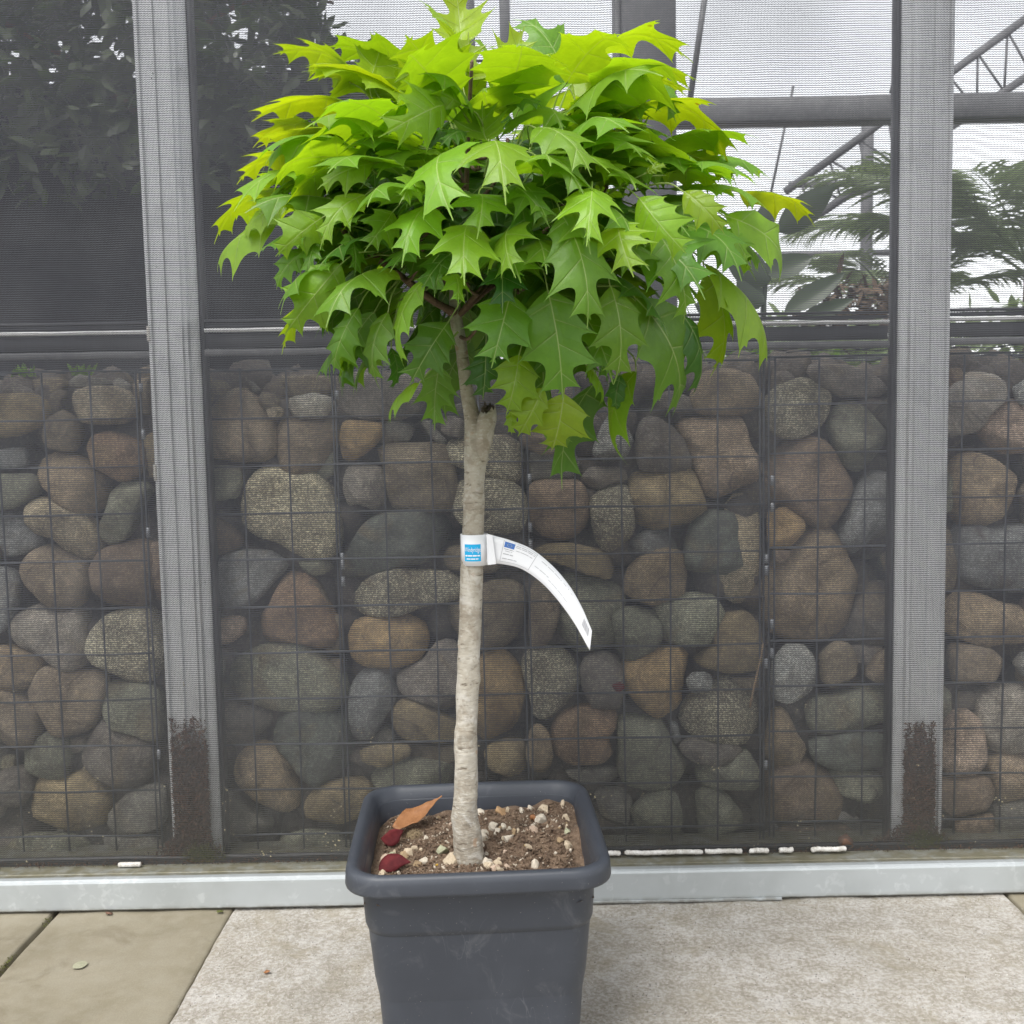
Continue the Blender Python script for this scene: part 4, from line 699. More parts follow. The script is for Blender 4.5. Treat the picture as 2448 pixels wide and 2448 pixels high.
# ------------------------------------------------------------------ gabions
YW, ZB = 2.205, .096
PAL = dict(y=(.34,.27,.17,.15), Y=(.40,.28,.15,.12), t=(.36,.28,.20,.25), T=(.48,.41,.32,.45), b=(.235,.195,.15,.25), k=(.33,.265,.205,.2), K=(.44,.34,.29,.4), g=(.23,.22,.21,.25), G=(.36,.33,.31,.25),
    u=(.26,.27,.295,.35), U=(.40,.41,.43,.55), e=(.28,.285,.235,.3), E=(.33,.335,.27,.4), d=(.155,.17,.16,.2), r=(.27,.20,.155,.25), o=(.33,.225,.16,.35), O=(.40,.31,.24,.35), p=(.245,.22,.21,.25), w=(.56,.48,.36,.45), W=(.66,.63,.60,.3), s=(.40,.375,.31,.85), q=(.50,.46,.36,.75))
def stone_mesh(poly, depth, seed, front, nA=30):
    cx = sum(p[0] for p in poly)/len(poly); cz = sum(p[1] for p in poly)/len(poly)
    rad = []
    for i in range(nA):
        a = 2*math.pi*i/nA; dx, dz = math.cos(a), math.sin(a); best = 0
        for j in range(len(poly)):
            x1, z1 = poly[j][0]-cx, poly[j][1]-cz; x2, z2 = poly[(j+1) % len(poly)][0]-cx, poly[(j+1) % len(poly)][1]-cz
            ex, ez = x2-x1, z2-z1; den = dx*ez-dz*ex
            if abs(den) < 1e-12: continue
            t = (x1*ez-z1*ex)/den; s_ = (x1*dz-z1*dx)/den
            if t > 0 and -1e-6 <= s_ <= 1+1e-6: best = max(best, t)
        rad.append(best or .02)
    rad = [(.12*rad[i-1]+.76*rad[i]+.12*rad[(i+1) % nA])*1.11 for i in range(nA)]
    rr = random.Random(seed); pw = rr.uniform(2.3, 3.8); mr = sum(rad)/nA
    cuts = []
    for _ in range(rr.choice((0, 3, 5, 6, 7, 8))):
        ca_, cb_ = rr.random()*6.28, rr.uniform(.15, 1.25); cn = Vector((math.cos(ca_)*math.sin(cb_), -math.cos(cb_), math.sin(ca_)*math.sin(cb_))); cuts.append((cn, rr.uniform(.70, .95)))
    so_ = Vector((seed*3.7 % 50, seed*1.3 % 50, 0))
    rho = [.14, .28, .42, .55, .67, .78, .87, .94, .98, 1.0]; V = []; Fc = []
    def P3(i, r, sgn):
        a = 2*math.pi*i/nA; d = (1-r**pw)**(1/pw) if r < 1 else 0
        q = Vector((rad[i]*r*math.cos(a), sgn*d*depth, rad[i]*r*math.sin(a)))
        nn = noise.noise(q*11+so_)*.20 + noise.noise(q*27+so_)*.10 + noise.noise(q*60+so_)*.05
        q.y += sgn*nn*depth*(.6+.6*d); q.x *= 1+nn*.12; q.z *= 1+nn*.12
        for cn, cd in cuts:
            h = (q.x*cn.x+q.z*cn.z)/mr + q.y/depth*cn.y - cd
            if h > 0: q -= Vector((cn.x*mr, cn.y*depth, cn.z*mr))*(h*.8)
        return q
    V.append(sum((P3(i, .1, -1) for i in range(0, nA, 3)), Vector())/len(range(0, nA, 3)))
    for r in rho: V += [P3(i, r, -1) for i in range(nA)]
    back = [.9, .6]
    for r in back: V += [P3(i, r, 1) for i in range(nA)]
    V.append(Vector((0, depth, 0)))
    for i in range(nA): Fc.append((0, 1+(i+1) % nA, 1+i))
    nr = len(rho)+len(back)
    for k in range(nr-1):
        for i in range(nA): Fc.append((1+k*nA+i, 1+k*nA+(i+1) % nA, 1+(k+1)*nA+(i+1) % nA, 1+(k+1)*nA+i))
    L_ = 1+(nr-1)*nA
    for i in range(nA): Fc.append((L_+i, L_+(i+1) % nA, len(V)-1))
    Fc = [q[::-1] for q in Fc]
    ymin = min(q.y for q in V); loc = Vector((cx, front-ymin, cz))
    return V, Fc, loc
GB = [(-1.78, -.775, .004, 'left wire gabion basket packed with rounded field stones, left of the left post'), (-.566, .534, 0., 'middle wire gabion basket packed with field stones, behind the oak trunk'), (.546, 1.65, .006, 'right wire gabion basket packed with field stones, behind the right post')]
GB[1] = (-.666, .534, 0., GB[1][3])
gabs = []
rs = random.Random(11)
for gi, (x0, x1, dz, label) in enumerate(GB):
    g = empty('gabion_basket', ((x0+x1)/2, YW+.15, .09), label, 'gabion', 'gabion baskets along the wall'); gabs.append(g)
    n = round((x1-x0)/.1)
    for i in range(n+1):
        x = x0+(x1-x0)*i/n; dbl = i in (0, n) or (gi == 1 and i in (3, 7))
        for k in range(2 if dbl else 1):
            xx = x+k*.009*(1 if i == 0 else -1)
            top = xx+rs.uniform(-.004, .004)
            pts = [(xx+rs.uniform(-.0012, .0012)+(top-xx)*j/6, YW+rs.uniform(-.001, .001), .062+dz+(1.034)*j/6) for j in range(7)]
            put(mesh('wire', *tube(pts, .0021, 6), MT['wire'], None, True), g)
            if dbl and k == 0:
                for zc in sorted(rs.uniform(.2, 1.06) for _ in range(4)):
                    put(mesh('clip', *tube([(xx+.004, YW-.002, zc), (xx+.0042, YW-.0025, zc+.020)], .0042, 8), MT['clip'], None, True), g)
    for j in range(11):
        z = ZB+.1*j+dz
        pts = [(x0+(x1-x0)*i/10, YW-.0042+rs.uniform(-.001, .001), z+rs.uniform(-.0015, .0015)) for i in range(11)]
        put(mesh('wire', *tube(pts, .0021, 6), MT['wire'], None, True), g)
    # top and back panels of the cage
    for i in range(0, n+1):
        x = x0+(x1-x0)*i/n
        put(mesh('wire', *tube([(x, YW, 1.098+dz), (x, YW+.3, 1.10+dz)], .0019, 5), MT['wire'], None, True), g)
    for k in (1, 2, 3):
        put(mesh('wire', *tube([(x0, YW+.1*k, 1.102+dz), (x1, YW+.1*k, 1.102+dz)], .0019, 5), MT['wire'], None, True), g)
    put(mesh('liner', *box(x0-(.1 if gi == 1 else 0), x1, YW+.27, YW+.275, .05, 1.07+dz), MT['cloth']), g)  # unseen dark sheet added behind the stones to stop light leaking through
# wild twisted wire ends on the basket tops near the seam
for a, b in (((.40, 2.20, 1.112), (.56, 2.19, 1.128)), ((.43, 2.2, 1.105), (.62, 2.2, 1.122)), ((.56, 2.2, 1.124), (.80, 2.2, 1.112)), ((.58, 2.21, 1.112), (.95, 2.22, 1.121)), ((.90, 2.2, 1.112), (1.2, 2.2, 1.122))):
    p0, p1 = Vector(a), Vector(b); pts = [p0.lerp(p1, t/8)+Vector((0, 0, .003*math.sin(t*1.7))) for t in range(9)]
    put(mesh('wire', *tube(pts, .0017, 6), MT['wire'], None, True), gabs[2])
for i, (bk, lay, key, poly) in enumerate(STONES):
    xs = [p[0] for p in poly]; zs = [p[1] for p in poly]; ext = min(max(xs)-min(xs), max(zs)-min(zs))
    dep = min(.075, max(.018, ext*.42))
    V, Fc, loc = stone_mesh(poly, dep, i*1.37+2, YW+.007+.032*lay+rs.uniform(0, .008))
    o = mesh('stone', V, Fc, MT['stone'], None, True, None, loc); put(o, gabs[bk])
    c = PAL[key]; j = [rs.uniform(.9, 1.1) for _ in range(3)]; jj = rs.uniform(.82, 1.2)
    jj *= 1.05; lm = (c[0]+c[1]+c[2])/3; c = [lm+(q-lm)*.95 for q in c[:3]]+[c[3]]; jj *= 1.12; o.color = (c[0]*jj, c[1]*jj, c[2]*jj*.91, c[3])
# facing stones of the basket ends beyond the photograph's edges
for gi, xa, xb in ((2, 1.11, 1.62), (0, -1.73, -1.12)):
    zz = .12
    while zz < 1.06:
        x = xa; hgt = rs.uniform(.085, .14)
        while x < xb-.05:
            wdt = min(rs.uniform(.09, .17), xb-x); na = 9; cx, cz = x+wdt/2, zz+hgt/2
            poly = [(cx+wdt*.5*rs.uniform(.85, 1.05)*abs(math.cos(a))**.7*(1 if math.cos(a) > 0 else -1), cz+hgt*.5*rs.uniform(.85, 1.05)*abs(math.sin(a))**.7*(1 if math.sin(a) > 0 else -1)) for a in [2*math.pi*k/na for k in range(na)]]
            V, Fc, loc = stone_mesh(poly, hgt*.4, x*31+zz*17+400, YW+.008+rs.uniform(0, .01)); o = mesh('stone', V, Fc, MT['stone'], None, True, None, loc); put(o, gabs[gi])
            c = PAL[rs.choice('ytTbkgGueEros')]; o.color = (c[0]*1.1, c[1]*1.1, c[2], c[3]); x += wdt+.002
        zz += hgt+.002
# rubble behind the facing stones, closing each basket
def blob(c, s, seed, sub=1):
    bm = bmesh.new(); bmesh.ops.create_icosphere(bm, subdivisions=sub, radius=1); rr = random.Random(seed)
    sc = Vector((s*rr.uniform(.8, 1.25), s*rr.uniform(.7, 1.1), s*rr.uniform(.65, 1.0))); ro = Matrix.Rotation(rr.random()*6.28, 3, 'Y') @ Matrix.Rotation(rr.random()*6.28, 3, 'Z')
    vv = []
    for vt in bm.verts:
        q = vt.co*(1+.35*noise.noise(vt.co*1.3+Vector((seed*7.3 % 91, 3, 1)))); q = Vector((q.x*sc.x, q.y*sc.y, q.z*sc.z)); vv.append(ro @ q + Vector(c))
    ff = [tuple(x.index for x in fc.verts) for fc in bm.faces]; bm.free(); return vv, ff
for gi, (x0, x1, dz, _) in enumerate(GB):
    parts = []; k = 0; xl = x0 if gi != 1 else -.77
    for iz in range(12):
        for ix in range(int((x1-xl)/.085)+1):
            for iy in (0, 1):
                k += 1; parts.append(blob((xl+.085*ix+rs.uniform(-.03, .03), YW+.135+.1*iy+rs.uniform(-.015, .015), .07+dz+.089*iz+rs.uniform(-.025, .025)), .062, gi*999+k, 2 if iy == 0 else 1))
    o = mesh('rubble_core', *join(parts), MT['stone'], None, True); o.color = (.17, .15, .13, .3); o['kind'] = 'stuff'; put(o, gabs[gi])

# ------------------------------------------------------------------ netting
vv, ff = [], []; NX, NZ = 90, 60; x0, x1, z0, z1 = -1.7, 1.9, .0665, 2.6; NYP = 2.127
for j in range(NZ+1):
    for i in range(NX+1):
        x = x0+(x1-x0)*i/NX; z = z0+(z1-z0)*j/NZ
        vv.append((x, nz3((x*2, z*1.4, 4))*.004 + nz3((x*9, z*7, 1))*.0012, z))
for j in range(NZ):
    for i in range(NX):
        a = j*(NX+1)+i; ff.append((a, a+1, a+NX+2, a+NX+1))
tag(mesh('screen_netting', vv, ff, MT['net'], None, True, None, (0, NYP, 0)), 'fine charcoal woven screen netting stretched over the posts and gabions', 'netting')

# ------------------------------------------------------------------ plant litter, moss, white strips
def crumbs(n, fn, seed, smin, smax, stretch=1.):
    rr = random.Random(seed); parts = []
    for i in range(n):
        q = fn(rr)
        if q is None: continue
        s = rr.uniform(smin, smax); a, b = rr.random()*6.28, rr.uniform(-1.2, 1.2)
        d = Vector((math.cos(a)*math.cos(b), math.sin(a)*.4, math.sin(b))).normalized(); x, y = frame_of(d); q = Vector(q)
        L_ = s*stretch*rr.uniform(.6, 1.4)
        parts.append(([q-d*L_, q+x*s*.5, q+d*L_, q-x*s*.5, q+y*s*.4, q-y*s*.4], [(0, 1, 4), (1, 2, 4), (2, 3, 4), (3, 0, 4), (1, 0, 5), (2, 1, 5), (3, 2, 5), (0, 3, 5)]))
    return join(parts)
def litter(cx, w0, w1, top, label, seed):
    t = empty('leaf_litter', (cx, 2.137, .067), label, 'litter', 'litter piles trapped behind the netting'); t['kind'] = 'stuff'
    def fn(rr):
        z = .066+(top-.066)*rr.random()**1.15; x = cx+rr.uniform(w0, w1)
        lim = top*(.74+.30*nz3((x*60, seed, 0))+abs(rr.gauss(0, .17)))
        if z > lim: return None
        if z < .12: x += rr.uniform(-.10, .05)*(1-(z-.066)/.054)
        return (x, 2.134+rr.uniform(0, .014), z)
    for nm, mt, n, s0, s1, st in (('dark_crumbs', 'litd', 5200, .0015, .005, 1.2), ('rusty_crumbs', 'litr', 2600, .001, .0042, 2.4), ('straw_bits', 'litp', 420, .0006, .0013, 6.)):
        o = mesh(nm, *crumbs(n, fn, seed+n, s0, s1, st), MT[mt]); o['kind'] = 'stuff'; put(o, t)
    def fm(rr):
        x = cx+rr.gauss(.018, .02); return (x, 2.131+rr.uniform(0, .004), .067+abs(rr.gauss(0, .018)))
    o = mesh('moss_tuft', *crumbs(900, fm, seed, .001, .0028, 1.8), MT['moss']); o['kind'] = 'stuff'; put(o, t)
litter(-.683, -.040, .034, .375, 'brown leaf litter packed behind the netting at the foot of the left post', 5)
litter(.838, -.024, .040, .335, 'dark litter with green moss behind the netting at the foot of the right post', 9)
def scat(rr): return (rr.uniform(-1.1, 1.1), 2.120+rr.uniform(-.003, .003), .068+abs(rr.gauss(0, .006)))
tag(mesh('sill_grit', *crumbs(1500, scat, 77, .0008, .0026, 1.3), MT['litd']), 'dark grit lying along the sill at the foot of the netting', 'grit', kind='stuff')
FO = [(.10, .214), (.222, .386), (.39, .468), (.483, .523), (.545, .573), (.612, .686)]  # start and end of each white bar laid along the sill
for i, (a, b) in enumerate(FO):
    pts = [(a+(b-a)*t/8, 2.1185+.001*math.sin(t*2+i), .0745+.0006*math.sin(t*1.3+i)) for t in range(9)]
    rf = random.Random(i); pts = crv(pts, 40); rad = [.0052*(.5 if t in (0, 40) else 1)*(.9+.2*rf.random()) for t in range(41)]; pts = [q+Vector((0, rf.uniform(-.0003, .0003), rf.uniform(-.0003, .0003))) for q in pts]
    words = ['leftmost white foam strip on the sill, next to the pot rim', 'longest white foam strip on the sill, right of the pot', 'white foam strip on the sill ending below the gabion seam', 'white foam strip on the sill, just left of the shortest piece', 'shortest white foam strip on the sill right of the pot', 'frayed white foam strip on the sill beside the mossy litter']
    tag(mesh('foam_strip', *tube(pts, rad, 8), MT['foam'], None, True), words[i], 'foam strip', 'white foam strips on the sill')
tag(bevelled('foam_chip', *box(-.838, -.79, 2.112, 2.122, .0665, .0755), MT['foam'], None, .003), 'small white foam chip on the sill left of the left post', 'foam chip')

# ------------------------------------------------------------------ plant pot
PC = Vector((-.064, 1.592, 0))
def sq(h, r, z, n=8, bulge=0.):
    pts = []
    for cxs, cys, a0 in ((1, 1, 0), (-1, 1, 90), (-1, -1, 180), (1, -1, 270)):
        for i in range(n+1):
            a = R(a0+90*i/n); pts.append((cxs*(h-r)+r*math.cos(a), cys*(h-r)+r*math.sin(a), z))
        # edge midpoints with slight bulge
        nx, ny = ((0, 1), (-1, 0), (0, -1), (1, 0))[(a0//90)]
        for t in (.25, .5, .75):
            e = (1-2*t)*(h-r); b = h+bulge*(1-(2*t-1)**2)
            pts.append((nx*b+(-ny)*(-e) if False else (nx*b + (e if ny > 0 else -e if ny < 0 else 0)), ny*b + ((e if nx < 0 else -e) if nx else 0), z))
    return pts
def loft(rings, close_b=False, close_t=False):
    k = len(rings[0]); V = [p for r in rings for p in r]; Fc = []
    for i in range(len(rings)-1):
        for j in range(k): Fc.append((i*k+j, i*k+(j+1) % k, (i+1)*k+(j+1) % k, (i+1)*k+j))
    if close_b: Fc.append(tuple(range(k))[::-1])
    if close_t: Fc.append(tuple(range((len(rings)-1)*k, len(rings)*k)))
    return V, Fc
pot = empty('plant_pot', (PC.x, PC.y, 0), 'square charcoal plastic plant pot with rolled rim, holding the young oak', 'plant pot')
pot.rotation_euler = (0, 0, R(2.6))
prof = [(.134, .026, .0005), (.1365, .030, .004), (.146, .034, .09), (.152, .037, .18), (.1560, .039, .240), (.1565, .039, .247), (.1585, .040, .252), (.1630, .041, .256), (.1655, .042, .264), (.167, .042, .29), (.169, .043, .325), (.1695, .043, .334)]
inn = [(.1665, .041, .334), (.162, .039, .26), (.155, .036, .18), (.15, .034, .15)]
o = mesh('body', *loft([sq(h, r, z, 8, .0012) for h, r, z in prof+inn], True, False), MT['pot'], pot, True)
rim = [(.168, .043, .3255), (.181, .052, .3245), (.1885, .057, .3238), (.1912, .059, .3252), (.192, .060, .329), (.1912, .059, .342), (.190, .058, .349), (.1868, .056, .3528), (.182, .053, .354), (.1775, .049, .3532), (.1742, .046, .350), (.1700, .043, .344), (.1662, .0412, .332), (.1640, .040, .300)]
mesh('rim', *loft([sq(h, r, z, 8, .0012) for h, r, z in rim]), MT['pot'], pot, True)

# soil
vv, ff = [], []; NS = 66; HS = .1655
def soil_z(x, y):
    zz = .296 + .010*nz3((x*9, y*9, 2)) + .004*nz3((x*40, y*40, 2)) + .022*max(0, (y+.02)/.16)*max(0, (x+.02)/.16) + .008*max(0, y/.16)
    d = math.hypot(x+.018, y-.008); zz -= .014*math.exp(-(d/.045)**2)
    e = max(abs(x), abs(y)); zz += (.006*nz3((x*30, y*30, 7))-.001)*max(0, (e-.13)/.03)**2
    return zz
for j in range(NS+1):
    for i in range(NS+1):
        x = -HS+2*HS*i/NS; y = -HS+2*HS*j/NS
        vv.append((x, y, soil_z(x, y)))
for j in range(NS):
    for i in range(NS):
        a = j*(NS+1)+i; q = (a, a+1, a+NS+2, a+NS+1)
        cx = sum(vv[k][0] for k in q)/4; cy = sum(vv[k][1] for k in q)/4
        if abs(cx) > HS-.038 and abs(cy) > HS-.038 and math.hypot(abs(cx)-(HS-.038), abs(cy)-(HS-.038)) > .039: continue
        ff.append(q)
soil = mesh('potting_soil', vv, ff, MT['soil'], None, True, None, (PC.x, PC.y, 0)); soil.rotation_euler = (0, 0, R(2.6))
tag(soil, 'brown potting soil filling the charcoal plastic pot', 'soil', kind='stuff')
def son(rr):
    x, y = rr.uniform(-.15, .15), rr.uniform(-.15, .15); return (x, y, soil_z(x, y)+rr.uniform(-.001, .003))
for nm, mt, n, s0, s1, st in (('soil_crumbs', 'soil', 4200, .0012, .0060, 1.), ('soil_fibres', 'litr', 900, .0004, .0009, 8.), ('straw_fibres', 'litp', 160, .0003, .0007, 9.)):
    o = mesh(nm, *crumbs(n, son, n, s0, s1, st), MT[mt], soil); o['kind'] = 'stuff'
def grn(rr):
    x, y = rr.uniform(-.15, .15), rr.uniform(-.15, .15)
    return (x, y, soil_z(x, y)+.0006) if nz3((x*14, y*14, 8)) > -.12 else None
o = mesh('fine_gravel', *crumbs(560, grn, 31, .0014, .0060, .7), MT['gravel'], soil); o['kind'] = 'stuff'
PCOL = dict(w=(.58,.52,.43), c=(.52,.43,.315), k=(.50,.385,.30), t=(.36,.26,.155), g=(.38,.385,.265), o=(.42,.27,.145))
PLAB = {'w': ('whitish stone chip lying on the potting soil', 'whitish stone chips on the potting soil'), 'c': ('cream stone chip lying on the potting soil', 'cream stone chips on the potting soil'), 'k': ('pinkish beige stone chip lying on the potting soil', 'pinkish stone chips on the potting soil'),
        't': ('tan brown stone chip lying on the potting soil', 'tan stone chips on the potting soil'), 'g': ('greenish pale stone chip lying on the potting soil', 'greenish stone chips on the potting soil'), 'o': ('large orange brown stone right of the trunk at the back of the pot', None)}
ca, sa = math.cos(R(-2.6)), math.sin(R(-2.6))
chips = []; rx = random.Random(14)
for k in range(34):
    gx, gy, sx_, sy_ = rx.choice(((.035, .085, .025, .025), (.05, .045, .05, .03), (.02, -.03, .018, .02), (-.125, -.02, .016, .03), (-.07, .01, .035, .04), (.135, .04, .012, .05)))
    lx, ly = rx.gauss(gx, sx_), rx.gauss(gy, sy_)
    if math.hypot(lx+.013, ly-.008) < .034: continue
    PEBBLES.append((PC.x+lx, PC.y+ly, rx.uniform(.0035, .0095), rx.choice('wwcckt')))
for i, (x, y, s, c) in enumerate(PEBBLES):
    lx, ly = (x-PC.x)*ca-(y-PC.y)*sa, (x-PC.x)*sa+(y-PC.y)*ca
    lx = max(-.147, min(.147, lx)); ly = max(-.147, min(.147, ly))
    x, y = PC.x+lx*ca+ly*sa, PC.y-lx*sa+ly*ca
    vv, ff = blob((0, 0, 0), s*1.4, 300+i, 2); rc = random.Random(500+i)
    for _ in range(9):
        cn = Vector((rc.gauss(0, 1), rc.gauss(0, 1), rc.gauss(0, .8))).normalized(); cd = s*rc.uniform(.50, .85)
        vv = [q - cn*max(0, q.dot(cn)-cd) for q in vv]
    o = mesh('stone_chip', vv, ff, MT['peb'], None, False, None, (x, y, soil_z(lx, ly)+s*.24))
    k = random.Random(i).uniform(.88, 1.1); o.color = (*[q*k for q in PCOL[c]], 1)
    wd = dict(w='whitish', c='cream', k='pinkish beige', t='tan', g='pale greenish', o='orange brown')[c]; sz = 'large' if s > .0095 else ('small' if s < .0052 else 'medium')
    pl = ('in the left corner' if lx < -.10 else 'left of the trunk' if lx < -.03 else 'against the right wall' if lx > .125 else ('far right of the trunk' if lx > .06 else 'just right of the trunk')) + (', behind' if ly > .05 else ', in front' if ly < -.02 else '')
    chips.append((math.hypot(lx+.013, ly-.008), '%s %s stone chip %s' % (sz, wd, pl), o))
ORD = ('nearest to', 'second from', 'third from', 'fourth from', 'fifth from', 'sixth from', 'seventh from', 'eighth from', 'ninth from')
for d_, lb_, o in chips:
    same = sorted(c_[0] for c_ in chips if c_[1] == lb_)
    tag(o, lb_ + (', %s the trunk' % ORD[min(8, same.index(d_))] if len(same) > 1 else ' on the soil'), 'stone', 'stone chips on the potting soil')
for i, (x, y) in enumerate(((.0116, 1.618), (-.1258, 1.5556))):
    vv, ff = blob((0, 0, 0), .0024, 70+i, 2); o = mesh('fertiliser_bead', vv, ff, MT['peb'], None, True, None, (x, y, soil_z(x-PC.x, y-PC.y)+.002)); o.color = (.62, .38, .03, 1)
    tag(o, ('yellow fertiliser bead on bare soil right of the trunk', 'orange fertiliser bead on the soil left of the trunk')[i], 'bead')
def mossf(rr):
    d = Vector((rr.gauss(0, 1), rr.gauss(0, 1), abs(rr.gauss(0, .7)))).normalized()*rr.uniform(.3, 1)
    return (d.x*.015, d.y*.013, d.z*.013)
o = mesh('dry_moss_lump', *crumbs(700, mossf, 8, .0004, .0009, 5.), MT['litp'], None, False, None, (-.1715, 1.679, soil_z(-.112, .087))); tag(o, 'fuzzy straw coloured moss lump beside the orange leaf in the pot', 'moss', kind='stuff')
def flat_leaf(name, spine, wid, mat, label, curl=.2, n=14, side=None):
    """simple pointed leaf lofted along a spine; wid = half width at t"""
    sp = crv(spine, n); V, Fc = [], []
    for i, p in enumerate(sp):
        d = (sp[min(i+1, n)]-sp[max(i-1, 0)]).normalized(); s = (Vector(side) - d*Vector(side).dot(d)).normalized(); nn = s.cross(d)
        hw = wid(i/n)
        for k in (-1, -.5, 0, .5, 1): V.append(p+s*(hw*k)+nn*(curl*hw*(k*k)) + nn*.0006*math.sin(i*1.9+k))
    for i in range(n):
        for k in range(4): a = i*5+k; Fc.append((a, a+1, a+6, a+5))
    o = mesh(name, V, Fc, mat, None, True); md = o.modifiers.new('s', 'SOLIDIFY'); md.thickness = .0005
    return tag(o, label, 'leaf')
lens = lambda W: (lambda t: W*max(.02, math.sin(math.pi*min(1, t*1.02))**.75)*(1 if t < .8 else 1-.6*(t-.8)/.2))
flat_leaf('fallen_leaf', [(-.202, 1.668, .316), (-.185, 1.690, .322), (-.166, 1.702, .327), (-.150, 1.712, .337), (-.137, 1.719, .345), (-.128, 1.722, .350)], lambda t: .0185*(min(1, .35+t*2.4) if t < .27 else max(.07, 1-((t-.27)/.60)**1.0)), MT['orange'], 'dry orange leaf curling up against the inner back wall of the pot', .25, 18, (.35, -.75, -.35))
flat_leaf('fallen_leaf', [(-.222, 1.636, .313), (-.207, 1.640, .311), (-.196, 1.648, .316), (-.186, 1.654, .319)], lambda t: .0125*max(.02, math.sin(math.pi*min(1, t**.75)))**1.3, MT['red'], 'dark red fallen leaf standing on edge beside the orange leaf', .15, 12, (.3, -.3, -.9))
flat_leaf('fallen_leaf', [(-.214, 1.543, .301), (-.200, 1.549, .3085), (-.184, 1.553, .311), (-.166, 1.556, .307)], lambda t: .0145*max(.02, math.sin(math.pi*t**.8))**1.05, MT['red'], 'round crimson leaf lying behind the front rim of the pot', .12, 12, (.1, .75, .75))
flat_leaf('fallen_leaf', [(.022, 1.694, .316), (.025, 1.691, .320), (.029, 1.690, .314)], lambda t: .006*max(.1, math.sin(math.pi*t)), MT['orange'], 'small curled tan leaf on the soil right of the trunk', .6, 8, (0, -.5, .9))
# ------------------------------------------------------------------ the oak
TREE = empty('oak_tree', (-.077, 1.6, .27), 'young grafted oak with round crown of big lobed leaves and slim pale trunk', 'tree')
path = [(-.0765, 1.600, .262), (-.0775, 1.6, .285), (-.081, 1.6, .33), (-.0835, 1.6, .36), (-.0805, 1.6, .413), (-.0795, 1.6, .47), (-.0765, 1.6, .523), (-.0725, 1.6, .60), (-.069, 1.6, .649), (-.0645, 1.6, .732), (-.0605, 1.6, .814), (-.0565, 1.6, .896), (-.0535, 1.6, .955), (-.057, 1.6, .988), (-.0645, 1.6, 1.025), (-.0715, 1.6, 1.089), (-.079, 1.602, 1.137), (-.080, 1.605, 1.19), (-.066, 1.607, 1.25), (-.05, 1.61, 1.31)]
prad = [.0290, .0262, .0225, .0205, .0186, .0182, .0176, .0174, .0172, .0174, .0168, .0160, .0165, .0125, .0105, .0092, .0088, .0080, .0066, .0052]
n = 190; sp = crv(path, n); rr_ = crv([(q, 0, 0) for q in prad], n)
V, Fc = [], []; SEG = 28
knots = [(.7165, 2.2, .0045, .011), (.708, 1.0, .002, .006), (.69, 1.35, .0048, .012), (.698, 2.6, .002, .007), (.64, 2.5, .0044, .010), (.58, .4, .0036, .009), (.50, 2.4, .0034, .010), (.498, 1.5, .0030, .008), (.61, 1.1, .0018, .006), (.44, 1.9, .0014, .006), (.395, .6, .0022, .007), (.36, 2.9, .0026, .006), (.78, .5, .0015, .01), (.86, 2.4, .0034, .012), (.92, 1.2, .0042, .014)]
for i, p in enumerate(sp):
    r = rr_[i].x
    for k in range(SEG):
        a = 2*math.pi*k/SEG; d = Vector((math.cos(a), -math.sin(a), 0)); q = p+d*r
        dr = .0019*nz3((math.cos(a)*1.5, math.sin(a)*1.5, p.z*26))+.0006*nz3((math.cos(a)*3, math.sin(a)*3, p.z*80))
        for kz, ka, kh, kw in knots:
            da = math.atan2(math.sin(a-ka), math.cos(a-ka))*r; e = (da*da*.6+(p.z-kz)**2)/(kw*kw); dr += kh*math.exp(-e*1.6)*(1-.55*math.exp(-e*9)) if e < 4 else 0
        dr += .0005*math.sin(p.z*260)*max(0, nz3((0, a, p.z*9)))*2
        V.append(q+d*dr)
for i in range(n):
    for k in range(SEG): Fc.append((i*SEG+k, i*SEG+(k+1) % SEG, (i+1)*SEG+(k+1) % SEG, (i+1)*SEG+k))
Fc = [q[::-1] for q in Fc]; Fc.append(tuple(range(n*SEG, (n+1)*SEG)))
trunk = put(mesh('trunk', V, Fc, MT['bark'], None, True), TREE)
# sawn-off leader next to the stem
sp2 = crv([(-.050, 1.597, .915), (-.043, 1.594, .945), (-.0385, 1.592, .97), (-.0345, 1.590, .988), (-.033, 1.589, 1.004)], 26); V, Fc = [], []
for i, p in enumerate(sp2):
    r = .0128+.0022*math.sin(i/26*3.0)-.0022*max(0, (i-18)/8)
    for k in range(24):
        a = 2*math.pi*k/24; d = Vector((math.cos(a), math.sin(a), 0)); j = .0016*nz3((math.cos(a)*2, math.sin(a)*2, p.z*40))
        z = p.z + ((.010*nz3((math.cos(a)*3, math.sin(a)*3, 9))-.004+.006*math.sin(a+.6))*max(0, (i-20)/6))
        V.append(Vector((p.x, p.y, z))+d*(r+j))
for i in range(26):
    for k in range(24): Fc.append((i*24+k, i*24+(k+1) % 24, (i+1)*24+(k+1) % 24, (i+1)*24+k))
stub = put(mesh('pruned_stub', V, Fc, MT['bark'], None, True), TREE)
cap, cf = [], []
for ri, rr in enumerate((1., .7, .35)):
    for k in range(24):
        b = V[26*24+k]; c = Vector(sp2[26]); q = c.lerp(b, rr); q.z = b.z*rr+c.z*(1-rr) - .004*(1-rr) + .004*nz3((q.x*150, q.y*150, 0)); cap.append(q)
for ri in range(2):
    for k in range(24): cf.append((ri*24+k, ri*24+(k+1) % 24, (ri+1)*24+(k+1) % 24, (ri+1)*24+k))
cf.append(tuple(range(48, 72)))
o = mesh('cut_face', cap, cf, MT['cut'], None); o.parent = stub

